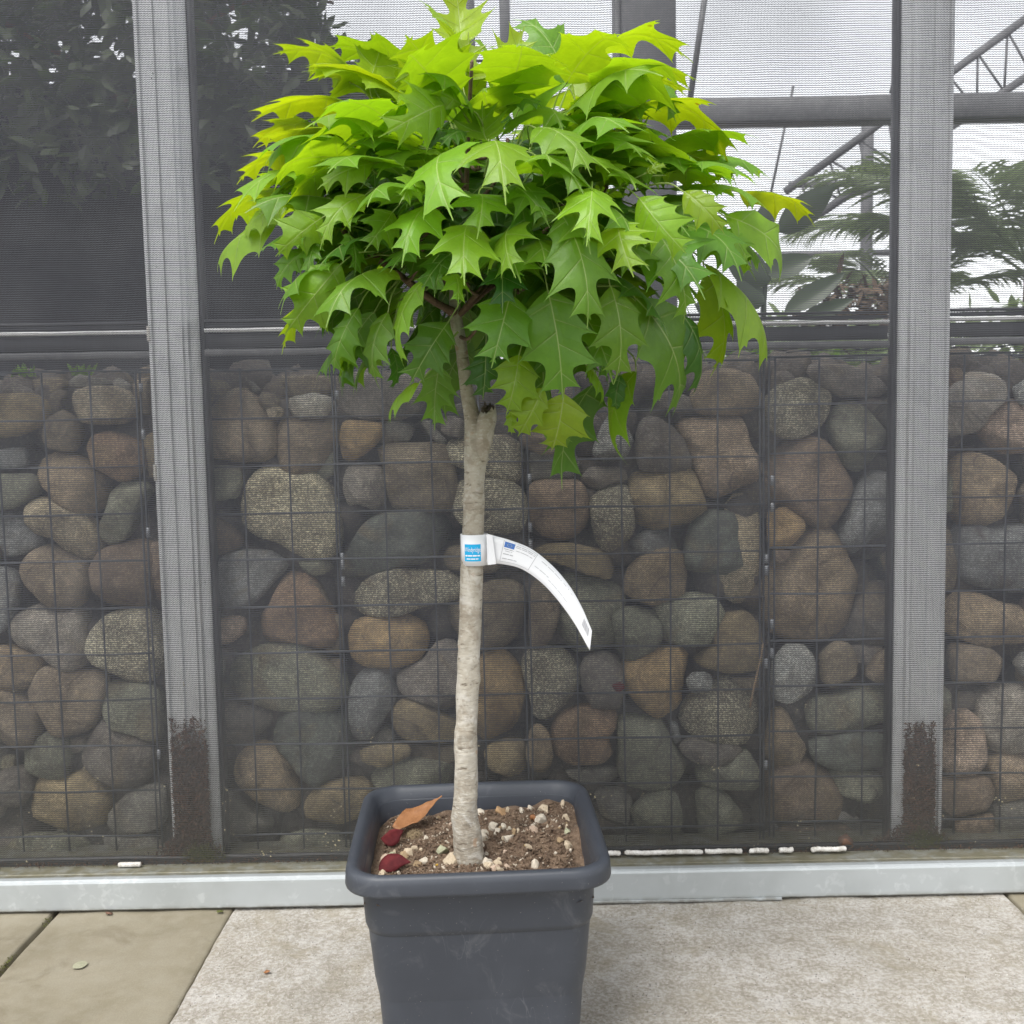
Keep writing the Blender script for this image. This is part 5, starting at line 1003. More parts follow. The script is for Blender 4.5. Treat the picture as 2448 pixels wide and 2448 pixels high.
CR = Vector((-.004, 1.60, 1.292))
def leaf_geo(L, W, seed, bow):
    """lobed, bristle-tipped oak leaf along +Y, width W, top side +Z. returns verts, faces, uvs"""
    rr = random.Random(seed)
    def side():
        nl = rr.choice((3, 3, 3, 4))
        if nl == 3: ss = [.14, .40, .71]; tt = [.40, .56, .36]; dp = [.13, .255, .13]
        else: ss = [.10, .27, .47, .74]; tt = [.30, .47, .55, .34]; dp = [.10, .17, .25, .12]
        ss = [q+rr.uniform(-.03, .03) for q in ss]; tt = [q*rr.uniform(.85, 1.15) for q in tt]
        keys = [(0, 0, 0.)] + [(ss[0]*q, tt[0]*(q**.62)*.97, q*.85) for q in (.12, .3, .5, .7, .87)]
        P_s, P_t = ss+[1.], tt+[0.]
        for i in range(nl):
            vc = i+1.; s0, t0, s1, t1 = P_s[i], P_t[i], P_s[i+1], P_t[i+1]; d = dp[i]*rr.uniform(.8, 1.2)
            keys += [(s0-.006, t0*.985, vc-.03), (s0, t0*1.10, vc), (s0+.007, t0*.94, vc+.03)]
            sk = rr.uniform(.8, 1.25); tooth = rr.random() < .55 and i >= nl-2
            for q in (.09, .19, .30, .42, .54, .66, .77, .87, .95):
                t = t0+(t1-t0)*q - d*(1-abs(2*q**sk-1)**2.1)
                if i == nl-1: t = max(t, .050*(1-q)+.012)
                keys.append((s0+(s1-s0)*q, max(.012, t), vc+q*.9))
            if tooth:
                q = rr.uniform(.13, .17) if i < nl-1 else .60; sq_ = s0+(s1-s0)*q; t = t0+(t1-t0)*q-d*(1-abs(2*q**sk-1)**2.1); t = max(t, .05)
                keys += [(sq_+.004, t*1.02+.05, vc+q*.9)]
        keys.append((1., 0., nl+1.)); keys.sort(); return keys
    sc = W/(.98*L)      # width scaling
    V, Fc, UV = [], [], []
    TT = (0, .33, .66, 1.)
    S0 = []
    ph, tw, cup = rr.random()*6.28, rr.uniform(-.15, .15), rr.uniform(-.55, -.08); wv = rr.uniform(.012, .03); sb = rr.uniform(-.05, .05)
    tipd = rr.uniform(.0, .22)
    def place(s, t, sg):
        ang = R(66-44*s**1.2)             # angle of the side vein to the midrib
        x = sg*t*math.sin(ang)*sc; y = s+t*math.cos(ang)*.72*(1-.3*s); 
        y = y/1.02; z = bow*4*y*(1-y) - tipd*max(0, y-.6)**2*3 + cup*abs(x)*(.6+abs(x)) + wv*math.sin(7*y+ph+sg*2)*abs(x)*3 + tw*x*y + .006*math.sin(23*y+ph)*min(1, abs(x)*6)
        x += sb*4*y*(1-y)
        return Vector((x*L, y*L, z*L))
    def ev(keys, s):
        for a, b in zip(keys, keys[1:]):
            if a[0] <= s <= b[0]:
                t = (s-a[0])/max(1e-9, b[0]-a[0]); return a[1]+(b[1]-a[1])*t, a[2]+(b[2]-a[2])*t
        return 0., 0.
    for sg in (-1, 1):
        keys = side(); st = sorted(set([k[0] for k in keys] + [s for s in S0 if min(abs(s-k[0]) for k in keys) > .018]))
        base = len(V); meta = []
        for s in st:
            tm, vc = ev(keys, s)
            for q in TT: V.append(place(s, tm*q, sg)); meta.append((vc, sg*tm*q))
        k = len(TT)
        for i in range(len(st)-1):
            for j in range(k-1):
                a, b, c, d = base+i*k+j, base+i*k+j+1, base+(i+1)*k+j+1, base+(i+1)*k+j
                q = (a, b, c, d) if sg > 0 else (d, c, b, a); Fc.append(q); UV += [meta[e-base] for e in q]
    kx = W/max(1e-4, max(q.x for q in V)-min(q.x for q in V)); ky = L/max(q.y for q in V)
    for q in V: q.x *= kx; q.y *= ky
    return V, Fc, UV
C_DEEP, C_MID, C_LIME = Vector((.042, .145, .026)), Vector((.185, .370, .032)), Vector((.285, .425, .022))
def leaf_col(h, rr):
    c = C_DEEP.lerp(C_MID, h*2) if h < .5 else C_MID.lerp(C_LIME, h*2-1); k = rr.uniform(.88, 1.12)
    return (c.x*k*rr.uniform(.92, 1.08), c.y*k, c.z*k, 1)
leaves = []     # (base, tip, normal, W, hue, bow)
for t in LEAVES: leaves.append((Vector(t[0:3]), Vector(t[3:6]), Vector(t[6:9]), t[9], t[10], t[11]))
rl = random.Random(21)
NF = 197; nfill = 0; tries = 0
while nfill < NF and tries < 6000:
    tries += 1; k = nfill+.5; zz = 1-2*((k*.61803*3.7) % 1.0); an = math.pi*(1+5**.5)*k + rl.gauss(0, .25); rq = math.sqrt(max(0, 1-zz*zz))
    d = Vector((math.cos(an)*rq, math.sin(an)*rq, max(-.85, zz)+rl.gauss(0, .08)))
    if d.y > .25 and rl.random() < .55: d.y = -d.y
    d.normalize(); rad = rl.uniform(.40, .78)
    if nfill % 5 == 0: d.y = abs(d.y); rad = rl.uniform(.08, .42)
    b = CR + Vector((d.x*.38*rad, d.y*.35*rad, d.z*.27*rad))
    out = Vector((d.x, d.y, d.z*.5-.30+rl.gauss(0, .12))).normalized(); L = rl.uniform(.128, .175)
    e = b+out*L; ex = (e-CR)
    if b.y < 1.62 and min(b.z, e.z) < 1.165 and min(abs(b.x+.072), abs(e.x+.072)) < .075: continue
    if (ex.x/.44)**2+(ex.y/.42)**2+(ex.z/(.285 if ex.z > 0 else .33))**2 > 1: continue
    nn = (Vector((d.x*.5, d.y*.5-.15, 1)) + Vector((rl.gauss(0, .3), rl.gauss(0, .3), 0))); nn = (nn-out*nn.dot(out)).normalized()
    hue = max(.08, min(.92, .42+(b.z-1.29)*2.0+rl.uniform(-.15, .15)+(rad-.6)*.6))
    leaves.append((b, e, nn, L*rl.uniform(.80, .98), hue, rl.uniform(.08, .18))); nfill += 1
# shoot tips: leaves gather in clusters
bp = np.array([tuple(l[0]*.82+(CR+Vector((0, 0, -.06)))*.18) for l in leaves]); K = 34
rg = np.random.RandomState(4); cen = bp[rg.choice(len(bp), K, replace=False)]
for _ in range(14):
    lab = ((bp[:, None]-cen[None])**2).sum(2).argmin(1)
    for k in range(K):
        if (lab == k).any(): cen[k] = bp[lab == k].mean(0)
CENT = [CR + (Vector(c)-CR)*.80 for c in cen]
for i, (b, e, nn, W, hue, bow) in enumerate(leaves):
    a = e-b; L = a.length; a.normalize(); nn = (nn-a*nn.dot(a)).normalized(); x = a.cross(nn)
    V, Fc, UV = leaf_geo(L, W, 1000+i, bow)
    mw = Matrix((x, a, nn)).transposed()
    tgt = CENT[lab[i]]; pl = min(.055, max(.02, (tgt-b).length)); dirp = ((tgt-b).normalized()*.65 - a*.35).normalized()
    mi = mw.transposed(); pe = mi @ (dirp*pl); p1 = mi @ (dirp*pl*.35) ; p1 = (p1 + Vector((0, -pl*.4, 0)))*.6
    pv, pf = tube(crv([(0, .004, bow*.01*L), p1, pe], 6), [.0009, .001, .001, .0011, .0012, .0014, .0018], 5, False)
    ofs = len(V); V = V+pv; Fc = Fc+[tuple(q+ofs for q in t) for t in pf]; UV = UV+[(.5, 0.)]*(4*len(pf))
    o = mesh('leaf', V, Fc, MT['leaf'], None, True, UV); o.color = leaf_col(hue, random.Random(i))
    o.matrix_world = Matrix.Translation(b) @ mw.to_4x4(); put(o, TREE)
# inner foliage, too deep in the crown to tell leaf from leaf
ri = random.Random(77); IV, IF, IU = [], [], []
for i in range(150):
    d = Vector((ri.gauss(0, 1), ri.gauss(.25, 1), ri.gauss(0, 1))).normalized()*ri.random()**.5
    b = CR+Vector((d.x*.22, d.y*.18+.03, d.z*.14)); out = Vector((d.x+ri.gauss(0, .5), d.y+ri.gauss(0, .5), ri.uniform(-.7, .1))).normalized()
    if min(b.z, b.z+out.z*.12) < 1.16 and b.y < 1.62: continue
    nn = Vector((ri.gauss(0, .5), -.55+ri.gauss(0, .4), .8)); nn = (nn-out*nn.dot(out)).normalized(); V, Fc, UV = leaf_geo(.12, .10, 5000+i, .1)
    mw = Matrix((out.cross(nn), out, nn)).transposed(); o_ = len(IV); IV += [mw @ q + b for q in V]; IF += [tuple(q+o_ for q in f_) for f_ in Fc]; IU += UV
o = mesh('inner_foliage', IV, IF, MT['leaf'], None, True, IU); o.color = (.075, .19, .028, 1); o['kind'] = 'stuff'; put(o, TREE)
# limbs and twigs
TOP = [Vector(p) for p in ((-.079, 1.602, 1.137), (-.080, 1.605, 1.18), (-.066, 1.607, 1.245), (-.05, 1.61, 1.31), (-.072, 1.6, 1.10))]
limbs = []
for k in range(7):
    a = 2*math.pi*k/7+.35; s = TOP[k % 3]; d = Vector((math.cos(a), math.sin(a), .45+.25*(k % 3)))
    pts = crv([s, s+Vector((d.x*.06, d.y*.06, .05)), s+Vector((d.x*.13, d.y*.13, .06+d.z*.08)), s+Vector((d.x*.20, d.y*.20, .08+d.z*.13))], 16)
    limbs.append(pts); put(mesh('branch', *tube(pts, [.0046-.0022*i/16 for i in range(17)], 9), MT['twig'], None, True), TREE)
limbs.append(sp[-40:])
# the pale limb seen on the left under the crown
lp = crv([(-.080, 1.597, 1.145), (-.115, 1.565, 1.162), (-.165, 1.52, 1.20), (-.215, 1.475, 1.235), (-.24, 1.45, 1.27)], 16); limbs.append(lp)
put(mesh('branch', *tube(lp, [.006-.0025*i/16 for i in range(17)], 9), MT['twig'], None, True), TREE)
for k in range(K):
    if not (lab == k).any(): continue
    c = CENT[k]; best = min(((p-c).length + .3*max(0, p.z-c.z), li, pi) for li, l in enumerate(limbs) for pi, p in enumerate(l) if pi > 2)
    s = limbs[best[1]][best[2]]; md = s.lerp(c, .5)+Vector((0, 0, -.012))
    end = c+(c-s).normalized()*.012
    put(mesh('twig', *tube(crv([s, md, end], 8), [.0032-.0012*i/8 for i in range(9)], 7), MT['twig'], None, True), TREE)
    for b_ in range(3):
        vv, ff = blob(end+Vector((rl.uniform(-.004, .004), rl.uniform(-.004, .004), .003*b_)), .0035, k*7+b_, 1)
        put(mesh('bud', vv, ff, MT['twig'], None, True), TREE)

# ------------------------------------------------------------------ plant label
LABY = 1.5785
def band_pt(s, z, off=0.):
    """label loop round the trunk: s in -1..1 from the left edge to the pinch on the right (front half)"""
    a = math.pi*(1-(s+1)/2); c = Vector((-.0605, 1.6)); r = .0205+off
    p = Vector((c.x+(r*1.0)*math.cos(a)+.0015, c.y-r*math.sin(a)))
    if s > .55: t = (s-.55)/.45; p = p.lerp(Vector((-.0345, 1.5880-off)), t*t*.9)
    return Vector((p.x, p.y, z))
tagE = empty('plant_label', (-.06, 1.58, .79), 'white loop label around the oak trunk with blue square and long curved printed tail', 'plant label')
Zt, Zb = .8085, .7610
V, Fc = [], []; nb = 30
for i in range(nb+1):
    s = -1+2*i/nb; V += [band_pt(s, Zb), band_pt(s, Zt)]
for i in range(nb): Fc.append((2*i, 2*i+2, 2*i+3, 2*i+1))
kk = len(V); cA = Vector((-.0605, 1.6))
for i in range(nb+1):
    a = math.pi*i/nb; q = Vector((cA.x+.0215*math.cos(a)+.0015, cA.y+.0205*math.sin(a), 0)); V += [Vector((q.x, q.y, Zb)), Vector((q.x, q.y, Zt))]
for i in range(nb): Fc.append((kk+2*i, kk+2*i+2, kk+2*i+3, kk+2*i+1))
o = mesh('loop_band', V, Fc, MT['paper'], None, True); m_ = o.modifiers.new('s', 'SOLIDIFY'); m_.thickness = .0003; put(o, tagE); band = o
UPE = [(-0.0361, 1.583, 0.8092), (-0.0016, 1.5765, 0.7995), (0.0302, 1.57, 0.7859), (0.0615, 1.5635, 0.7596), (0.0847, 1.557, 0.7311), (0.1022, 1.5505, 0.6997), (0.1164, 1.544, 0.6652)]
LOE = [(-0.0403, 1.583, 0.7653), (-0.0128, 1.5755, 0.7634), (0.0136, 1.568, 0.7566), (0.0411, 1.5605, 0.7378), (0.0659, 1.553, 0.7112), (0.0897, 1.5455, 0.6775), (0.1124, 1.538, 0.636)]
NT = 48; ue, le = crv(UPE, NT), crv(LOE, NT)
def tail(u, v, off=.0):
    t = max(0, min(1, u))*NT; i = min(int(t), NT-1); q = t-i
    a = le[i].lerp(le[i+1], q); b = ue[i].lerp(ue[i+1], q); n_ = (b-a).cross(ue[min(i+1, NT)]-ue[i]).normalized()
    if n_.y > 0: n_ = -n_
    return a.lerp(b, v)+n_*off
V, Fc = [], []
for i in range(NT+1):
    for j in range(5): V.append(tail(i/NT, j/4))
for i in range(NT):
    for j in range(4): a = i*5+j; Fc.append((a, a+5, a+6, a+1))
o = mesh('tail_strip', V, Fc, MT['paper'], None, True); m_ = o.modifiers.new('s', 'SOLIDIFY'); m_.thickness = .0003; put(o, tagE); tl = o
# end flap tucked through the slit
V = [Vector(p) for p in ((-.0395, 1.5815, .8085), (-.0305, 1.5765, .8088), (-.0255, 1.5745, .7645), (-.0385, 1.5815, .7622))]
o = mesh('tab_flap', V, [(0, 1, 2, 3)], MT['paper']); m_ = o.modifiers.new('s', 'SOLIDIFY'); m_.thickness = .0003; put(o, tagE)
OFF = .00045
def prints(name, quads, fn, mat, parent, n=4):
    V, Fc = [], []
    for (a, b, c, d) in quads:      # u0 u1 v0 v1
        o_ = len(V)
        for i in range(n+1): V += [fn(a+(b-a)*i/n, c), fn(a+(b-a)*i/n, d)]
        for i in range(n): Fc.append((o_+2*i, o_+2*i+2, o_+2*i+3, o_+2*i+1))
    o = mesh(name, V, Fc, mat); o.parent = parent; o.location = -Vector(tagE.location) - Vector(parent.location)
    return o
def text_quads(body, u0, u1, v0, v1, fn, name, mat, parent):
    cu = bpy.data.curves.new('t', 'FONT'); cu.body = body; cu.resolution_u = 3; ob = bpy.data.objects.new('t', cu); col.objects.link(ob)
    dg = bpy.context.evaluated_depsgraph_get(); me = bpy.data.meshes.new_from_object(ob.evaluated_get(dg))
    xs = [p.co.x for p in me.vertices]; ys = [p.co.y for p in me.vertices]; xa, xb, ya, yb = min(xs), max(xs), min(ys), max(ys)
    V = [fn(u0+(u1-u0)*(p.co.x-xa)/(xb-xa), v0+(v1-v0)*(p.co.y-ya)/(yb-ya)) for p in me.vertices]; Fc = [tuple(q.vertices) for q in me.polygons]
    bpy.data.objects.remove(ob); bpy.data.curves.remove(cu); bpy.data.meshes.remove(me)
    o = mesh(name, V, Fc, mat); o.parent = parent; o.location = -Vector(tagE.location) - Vector(parent.location); return o
bf = lambda off: (lambda u, v: band_pt(-1+2*u, Zb+(Zt-Zb)*v, off))
prints('blue_square', [(.262, .665, .155, .705)], bf(.0004), MT['blue'], band, 10)
text_quads('Windyridge', .275, .655, .41, .61, bf(.0008), 'lettering', MT['white'], band)
def words(u0, u1, v0, v1, seed, gap=.012, w0=.02, w1=.07):
    rr = random.Random(seed); q = []; u = u0
    while u < u1:
        b = min(u1, u+rr.uniform(w0, w1)); q.append((u, b, v0, v1)); u = b+gap
    return q
prints('lettering', words(.285, .645, .315, .36, 1, .012, .05, .11), bf(.0008), MT['white'], band, 3)
prints('lettering', words(.32, .61, .215, .25, 2, .012, .05, .1), bf(.0008), MT['white'], band, 3)
tf = lambda u, v: tail(u, v, OFF); tf2 = lambda u, v: tail(u, v, OFF*2)
fl = prints('flag', [(.125, .205, .68, .90)], tf, MT['eublue'], tl, 4)
prints('flag_star', [(.165+.018*math.cos(k*math.pi/6)-.0022, .165+.018*math.cos(k*math.pi/6)+.0022, .79+.055*math.sin(k*math.pi/6)-.007, .79+.055*math.sin(k*math.pi/6)+.007) for k in range(12)], tf2, MT['gold'], tl, 1)
prints('frame_line', [(.115, .118, .10, .94), (.375, .378, .10, .94), (.115, .378, .10, .112), (.22, .378, .93, .94)], tf, MT['inkl'], tl, 10)
ln = []
ln += words(.215, .37, .84, .865, 5, .006, .02, .05) + words(.215, .37, .775, .80, 6, .006, .02, .05)
ln += words(.13, .21, .60, .63, 7, .006) + words(.225, .36, .64, .665, 8, .006) + words(.14, .20, .53, .55, 9, .006) + words(.13, .215, .40, .435, 10, .006) + words(.13, .26, .22, .25, 11, .006)
ln += words(.42, .60, .80, .825, 12, .007) + words(.62, .74, .82, .84, 15, .02, .01, .03) + words(.40, .52, .42, .445, 13, .007) + words(.53, .72, .33, .35, 14, .006)
prints('lettering', ln, tf, MT['inkl'], tl, 3)
bars = []; u = .885; rb = random.Random(8)
while u < .965:
    wd = rb.choice((.0015, .003, .0045)); bars.append((u, u+wd, .40, .80)); u += wd+rb.choice((.0015, .003))
prints('barcode', bars, tf, MT['inkl'], tl, 1)

# ------------------------------------------------------------------ beyond the wall
cl = empty('shade_cloth', (-1.4, 3.1, 0), 'black shade cloth hanging behind the gabions on the left', 'shade cloth')
V, Fc = [], []; NX, NZ = 40, 20
for j in range(NZ+1):
    for i in range(NX+1):
        x = -2.3+2.25*i/NX; lo = 1.0+max(0, (-1.36-x))*.30; hi = 1.98+.05*nz3((x*2, 0, 0)); z = lo+(hi-lo)*j/NZ
        V.append((x, 3.1+.02*math.sin(x*11+z*2)+.015*nz3((x*4, z*2, 3)), z))
for j in range(NZ):
    for i in range(NX): a = j*(NX+1)+i; Fc.append((a, a+1, a+NX+2, a+NX+1))
o = mesh('fabric', V, Fc, MT['cloth'], None, True); m_ = o.modifiers.new('s', 'SOLIDIFY'); m_.thickness = .003; put(o, cl)
for x in (-2.25, -.10): put(mesh('support_pole', *tube([(x, 3.14, 0), (x, 3.14, 2.4)], .02, 10), MT['steel'], None, True), cl)
put(mesh('support_bar', *tube([(-2.3, 3.135, 1.52), (-.05, 3.135, 1.51)], .006, 8), MT['steel2'], None, True), cl)
put(mesh('hanging_wire', *tube([(-2.3, 3.13, 2.03), (-.05, 3.13, 2.02)], .004, 8), MT['steel'], None, True), cl)
def leaf_quad(c, d, up_, L, W, parts):
    x = d.cross(up_); 
    if x.length < 1e-4: x = Vector((1, 0, 0))
    x.normalize(); n_ = x.cross(d).normalized()
    parts.append(([c, c+d*L*.35+x*W*.5-n_*W*.12, c+d*L*.75+x*W*.36-n_*W*.1, c+d*L-n_*L*.12, c+d*L*.75-x*W*.36-n_*W*.1, c+d*L*.35-x*W*.5-n_*W*.12, c+d*L*.5+n_*L*.03], [(0, 1, 6), (1, 2, 6), (2, 3, 6), (3, 4, 6), (4, 5, 6), (5, 0, 6)]))
def crown(name, n, cfn, L, W, mat, parent, seed, droop=.4):
    rr = random.Random(seed); parts = []
    for i in range(n):
        c = cfn(rr)
        if c is None: continue
        d = Vector((rr.gauss(0, 1), rr.gauss(0, 1), rr.gauss(0, .7)-droop)).normalized(); k = rr.uniform(.6, 1.2)
        leaf_quad(Vector(c), d, Vector((rr.gauss(0, .5), rr.gauss(0, .5), 1)), L*k, W*k, parts)
    o = mesh(name, *join(parts), mat); put(o, parent); return o
def trunk_of(t, pts, r, mat='twig', name='trunk'): put(mesh(name, *tube(crv(pts, 10), [r*(1-.5*i/10) for i in range(11)], 9), MT[mat], None, True), t)
t = empty('laurel_tree', (-.945, 2.92, 0), 'dark leafy evergreen tree in front of the shade cloth at the upper left', 'tree')
def cf(rr):
    x = rr.uniform(-1.85, -.30); z = rr.uniform(1.62, 2.5); y = 2.92+rr.gauss(0, .07)
    edge = -.42+.16*nz3((z*4, 3, 2))+.25*max(0, 2.0-z)
    if x > edge: return None
    if z < 1.95 and rr.random() > (z-1.60)/.38: return None
    if nz3((x*9, z*9, 7)) > .30 and z > 1.96: return None
    return (x, y, z)
crown('crown', 12000, cf, .070, .030, MT['dkleaf'], t, 3); trunk_of(t, [(-.945, 2.95, -.02), (-.94, 2.95, .9), (-.95, 2.93, 1.7), (-.94, 2.93, 2.45)], .035)
for pts in ([(-.95, 2.93, 1.8), (-.85, 2.9, 2.0), (-.65, 2.9, 2.12), (-.45, 2.9, 2.1)], [(-.95, 2.93, 1.8), (-1.3, 2.9, 2.05), (-1.7, 2.9, 2.15)]): put(mesh('limb', *tube(crv(pts, 10), [.012-.0008*i for i in range(11)], 7), MT['twig'], None, True), t)
# steel frame of the greenhouse
def steel(name, pts, r, mat, label, cat, group=None, square=False):
    t = empty(name, pts[0], label, cat, group)
    if square:
        (x0, y0, z0), (x1, y1, z1) = pts; o = bevelled('section', *box(x0, x1, y0, y1, z0, z1), MT[mat], None, .004, 1)
    else: o = mesh('section', *tube(pts, r, 8), MT[mat], None, True)
    put(o, t); return t
c = steel('greenhouse_column', [(.330, 3.0, -.02), (.480, 3.12, 3.4)], 0, 'steel', 'broad dark steel column behind the crown, right of its top', 'column', None, True)
put(bevelled('edge_flange', *box(.312, .3285, 3.02, 3.10, -.02, 3.4), MT['steel2'], None, .003, 1), c)
steel('greenhouse_beam', [(-.66, 4.4, 2.735), (3.6, 4.5, 2.90)], 0, 'steel2', 'grey roof beam crossing the top edge behind the oak', 'beam', 'greenhouse beams', True)
steel('greenhouse_beam', [(.55, 5.0, 2.345), (4.2, 5.12, 2.455)], 0, 'steel2', 'grey horizontal gutter beam right of the broad column', 'beam', 'greenhouse beams', True)
steel('greenhouse_strut', [(-.012, 4.3, 2.40), (.03, 4.34, 2.73)], 0, 'steel2', 'short grey strut hanging from the roof beam above the crown', 'strut', None, True)
steel('brace_rod', [(.955, 5.0, 3.05), (.865, 5.0, 2.46)], .014, 'steel2', 'thin slanting rod just right of the broad column, above the gutter beam', 'rod', 'brace rods')
steel('brace_rod', [(1.93, 5.0, 3.0), (1.80, 5.0, 2.46)], .014, 'steel2', 'slanting rod left of the right post, above the gutter beam', 'rod', 'brace rods')
steel('brace_rod', [(1.96, 7.3, 3.2), (1.80, 7.3, 2.45)], .009, 'steel2', 'faint thin rod below the gutter beam, left of the slim far column', 'rod', 'brace rods')
steel('far_column', [(2.44, 7.3, -.02), (2.51, 7.36, 3.1)], 0, 'steel2', 'slim far column below the gutter beam, left of the right post', 'column', None, True)
for k, (z, x0, x1, lab_) in enumerate(((2.56, 1.95, 2.44, 'short far rail left of the slim far column'), (2.28, 2.05, 4.4, 'long far rail crossing behind the slim far column'), (2.09, 1.9, 2.7, 'lowest far rail behind the broad leaved plant'))):
    steel('far_rail', [(x0, 7.37, z), (x1, 7.37, z)], .022, 'steel2', lab_, 'rail', 'far rails')
def truss(a0, a1, b0, b1, label, n=9):
    t = empty('roof_truss', a0, label, 'truss'); A0, A1, B0, B1 = map(Vector, (a0, a1, b0, b1))
    put(mesh('chord', *tube([A0, A1], .026, 8), MT['steel2'], None, True), t); put(mesh('chord', *tube([B0, B1], .026, 8), MT['steel2'], None, True), t)
    for i in range(n):
        p = A0.lerp(A1, (i+.5)/n); 
        for j in (i/n, (i+1)/n): put(mesh('web_bar', *tube([p, B0.lerp(B1, j)], .008, 6), MT['steel2'], None, True), t)
truss((1.83, 7.0, 2.44), (3.55, 7.0, 3.62), (2.02, 7.0, 2.27), (3.6, 7.0, 3.27), 'slanting lattice roof truss crossing behind the right post')
# palm
def frond(base, d, L, parent, seed, mat='palm', wl=.30, droop=.38):
    rr = random.Random(seed); b = Vector(base); d = Vector(d).normalized()
    pts = [b+d*L*t+Vector((0, 0, -droop*L*t*t)) for t in [i/14 for i in range(15)]]; sd_ = d.cross(Vector((0, 0, 1))).normalized()
    parts = [tube(pts, [.008-.0005*i for i in range(15)], 5)]
    for i in range(8, 84):
        t = i/84*14; k = min(13, int(t)); p = pts[k].lerp(pts[k+1], t-k); fw = (pts[k+1]-pts[k]).normalized(); ll = wl*math.sin(math.pi*(i-4)/86)**.6*rr.uniform(.85, 1.1)
        for s in (-1, 1):
            dd = (sd_*s*.75+fw*.75+Vector((0, 0, rr.uniform(-.35, .05)))).normalized(); q = p; leaf_quad(q, dd, Vector((0, 0, 1)), ll, .0075, parts)
    put(mesh('frond', *join(parts), MT[mat], None), parent)
t = empty('palm_plant', (2.45, 5.0, 0), 'feathery green palm filling the view right of the right post', 'palm')
trunk_of(t, [(2.45, 5.0, -.02), (2.45, 5.0, .6), (2.47, 5.0, 1.62)], .07, 'brown')
for i in range(15):
    a = 2*math.pi*i/15+.2; e = .35+.5*((i*7) % 5)/5
    frond((2.47, 5.0, 1.60+.03*(i % 3)), (math.cos(a)*math.cos(e), math.sin(a)*math.cos(e)*.8, math.sin(e)+.25), 1.05+.22*(i % 3), t, i)
t = empty('palm_plant', (2.05, 5.6, 0), 'smaller pale palm whose fronds reach left of the right post', 'palm')
trunk_of(t, [(2.05, 5.6, -.02), (2.05, 5.6, .6), (2.06, 5.6, 1.5)], .05, 'brown')
for i in range(8):
    a = 2*math.pi*i/8; e = .4+.4*((i*5) % 4)/4
    frond((2.06, 5.6, 1.48), (math.cos(a)*math.cos(e), math.sin(a)*math.cos(e), math.sin(e)+.3), .95, t, 40+i, 'palm', .22)
# broad-leaved plant
def big_leaf(b, tip, W, side, bow, mat, parent):
    b, tip = Vector(b), Vector(tip); a = tip-b; L = a.length; a.normalize(); s = Vector(side); s = (s-a*s.dot(a)).normalized(); n_ = s.cross(a); V, Fc = [], []
    for i in range(13):
        t = i/12; w_ = W*(math.sin(math.pi*t**.85)**.8 if 0 < t < 1 else .01)
        for k in (-1, -.5, 0, .5, 1): V.append(b+a*L*t+n_*(bow*L*4*t*(1-t)-abs(k)*w_*.15)+s*(k*w_*.5))
    for i in range(12):
        for k in range(4): q = i*5+k; Fc.append((q, q+1, q+6, q+5))
    o = mesh('leaf', V, Fc, MT[mat], None, True); put(o, parent)
t = empty('broadleaf_plant', (.87, 3.3, 0), 'plant with big dark oval leaves right of the oak crown', 'plant')
for (b, e, W, sd_) in (((.84, 3.3, 1.545), (1.01, 3.28, 1.68), .10, (.6, .3, -.8)), ((.82, 3.3, 1.40), (.66, 3.25, 1.48), .12, (.2, .2, 1)), ((.80, 3.3, 1.42), (.95, 3.3, 1.47), .08, (0, .3, 1)), ((.80, 3.3, 1.33), (.70, 3.25, 1.39), .10, (0, .1, 1)), ((.86, 3.3, 1.30), (1.05, 3.3, 1.42), .07, (-.5, .3, .8)), ((.78, 3.35, 1.50), (.84, 3.35, 1.68), .07, (1, .2, .2)), ((.76, 3.35, 1.28), (.58, 3.3, 1.33), .12, (0, .2, 1)), ((.90, 3.3, 1.27), (1.08, 3.3, 1.34), .055, (0, .2, 1))): big_leaf(b, e, W, sd_, .06, 'rub', t)
trunk_of(t, [(.85, 3.32, -.02), (.82, 3.32, .7), (.80, 3.32, 1.3), (.83, 3.31, 1.55)], .014, 'rub', 'stem'); trunk_of(t, [(.82, 3.32, 1.1), (.75, 3.33, 1.25), (.72, 3.33, 1.5)], .010, 'rub', 'stem')
def shrub(name, loc, size, n, L, W, mat, label, seed):
    t = empty(name, (loc[0], loc[1], 0), label, 'shrub')
    def fn(rr):
        d = Vector((rr.gauss(0, 1), rr.gauss(0, 1), rr.gauss(0, 1))).normalized()*rr.random()**.4; p = (loc[0]+d.x*size[0], loc[1]+d.y*size[1], loc[2]+d.z*size[2])
        return None if nz3(p, 3.5) > .3 else p
    crown('foliage', n, fn, L, W, MT[mat], t, seed, .1); trunk_of(t, [(loc[0], loc[1], -.02), (loc[0]+.03, loc[1], loc[2]*.5), (loc[0], loc[1], loc[2])], .02, 'brown', 'stem')
shrub('dry_shrub', (1.42, 4.3, 1.32), (.30, .2, .22), 900, .09, .022, 'brown', 'brown half dry shrub between the oak and the right post', 6)
shrub('green_shrub', (1.0, 4.0, 1.18), (.55, .25, .16), 1500, .08, .03, 'palm', 'low grey green shrub just above the gabion right of the oak', 8)
shrub('bright_hedge', (.66, 2.85, 1.02), (.40, .12, .125), 1700, .055, .022, 'grass', 'bright green foliage strip just above the gabion right of the oak', 12)
shrub('green_shrub', (2.5, 4.2, 1.20), (.9, .3, .28), 2200, .09, .035, 'palm', 'green shrub above the gabion right of the right post', 14)
shrub('dark_shrub', (-.35, 3.7, 1.0), (.8, .3, .20), 1600, .08, .03, 'dkleaf', 'dark shrub behind the gabion left of the oak trunk', 16)
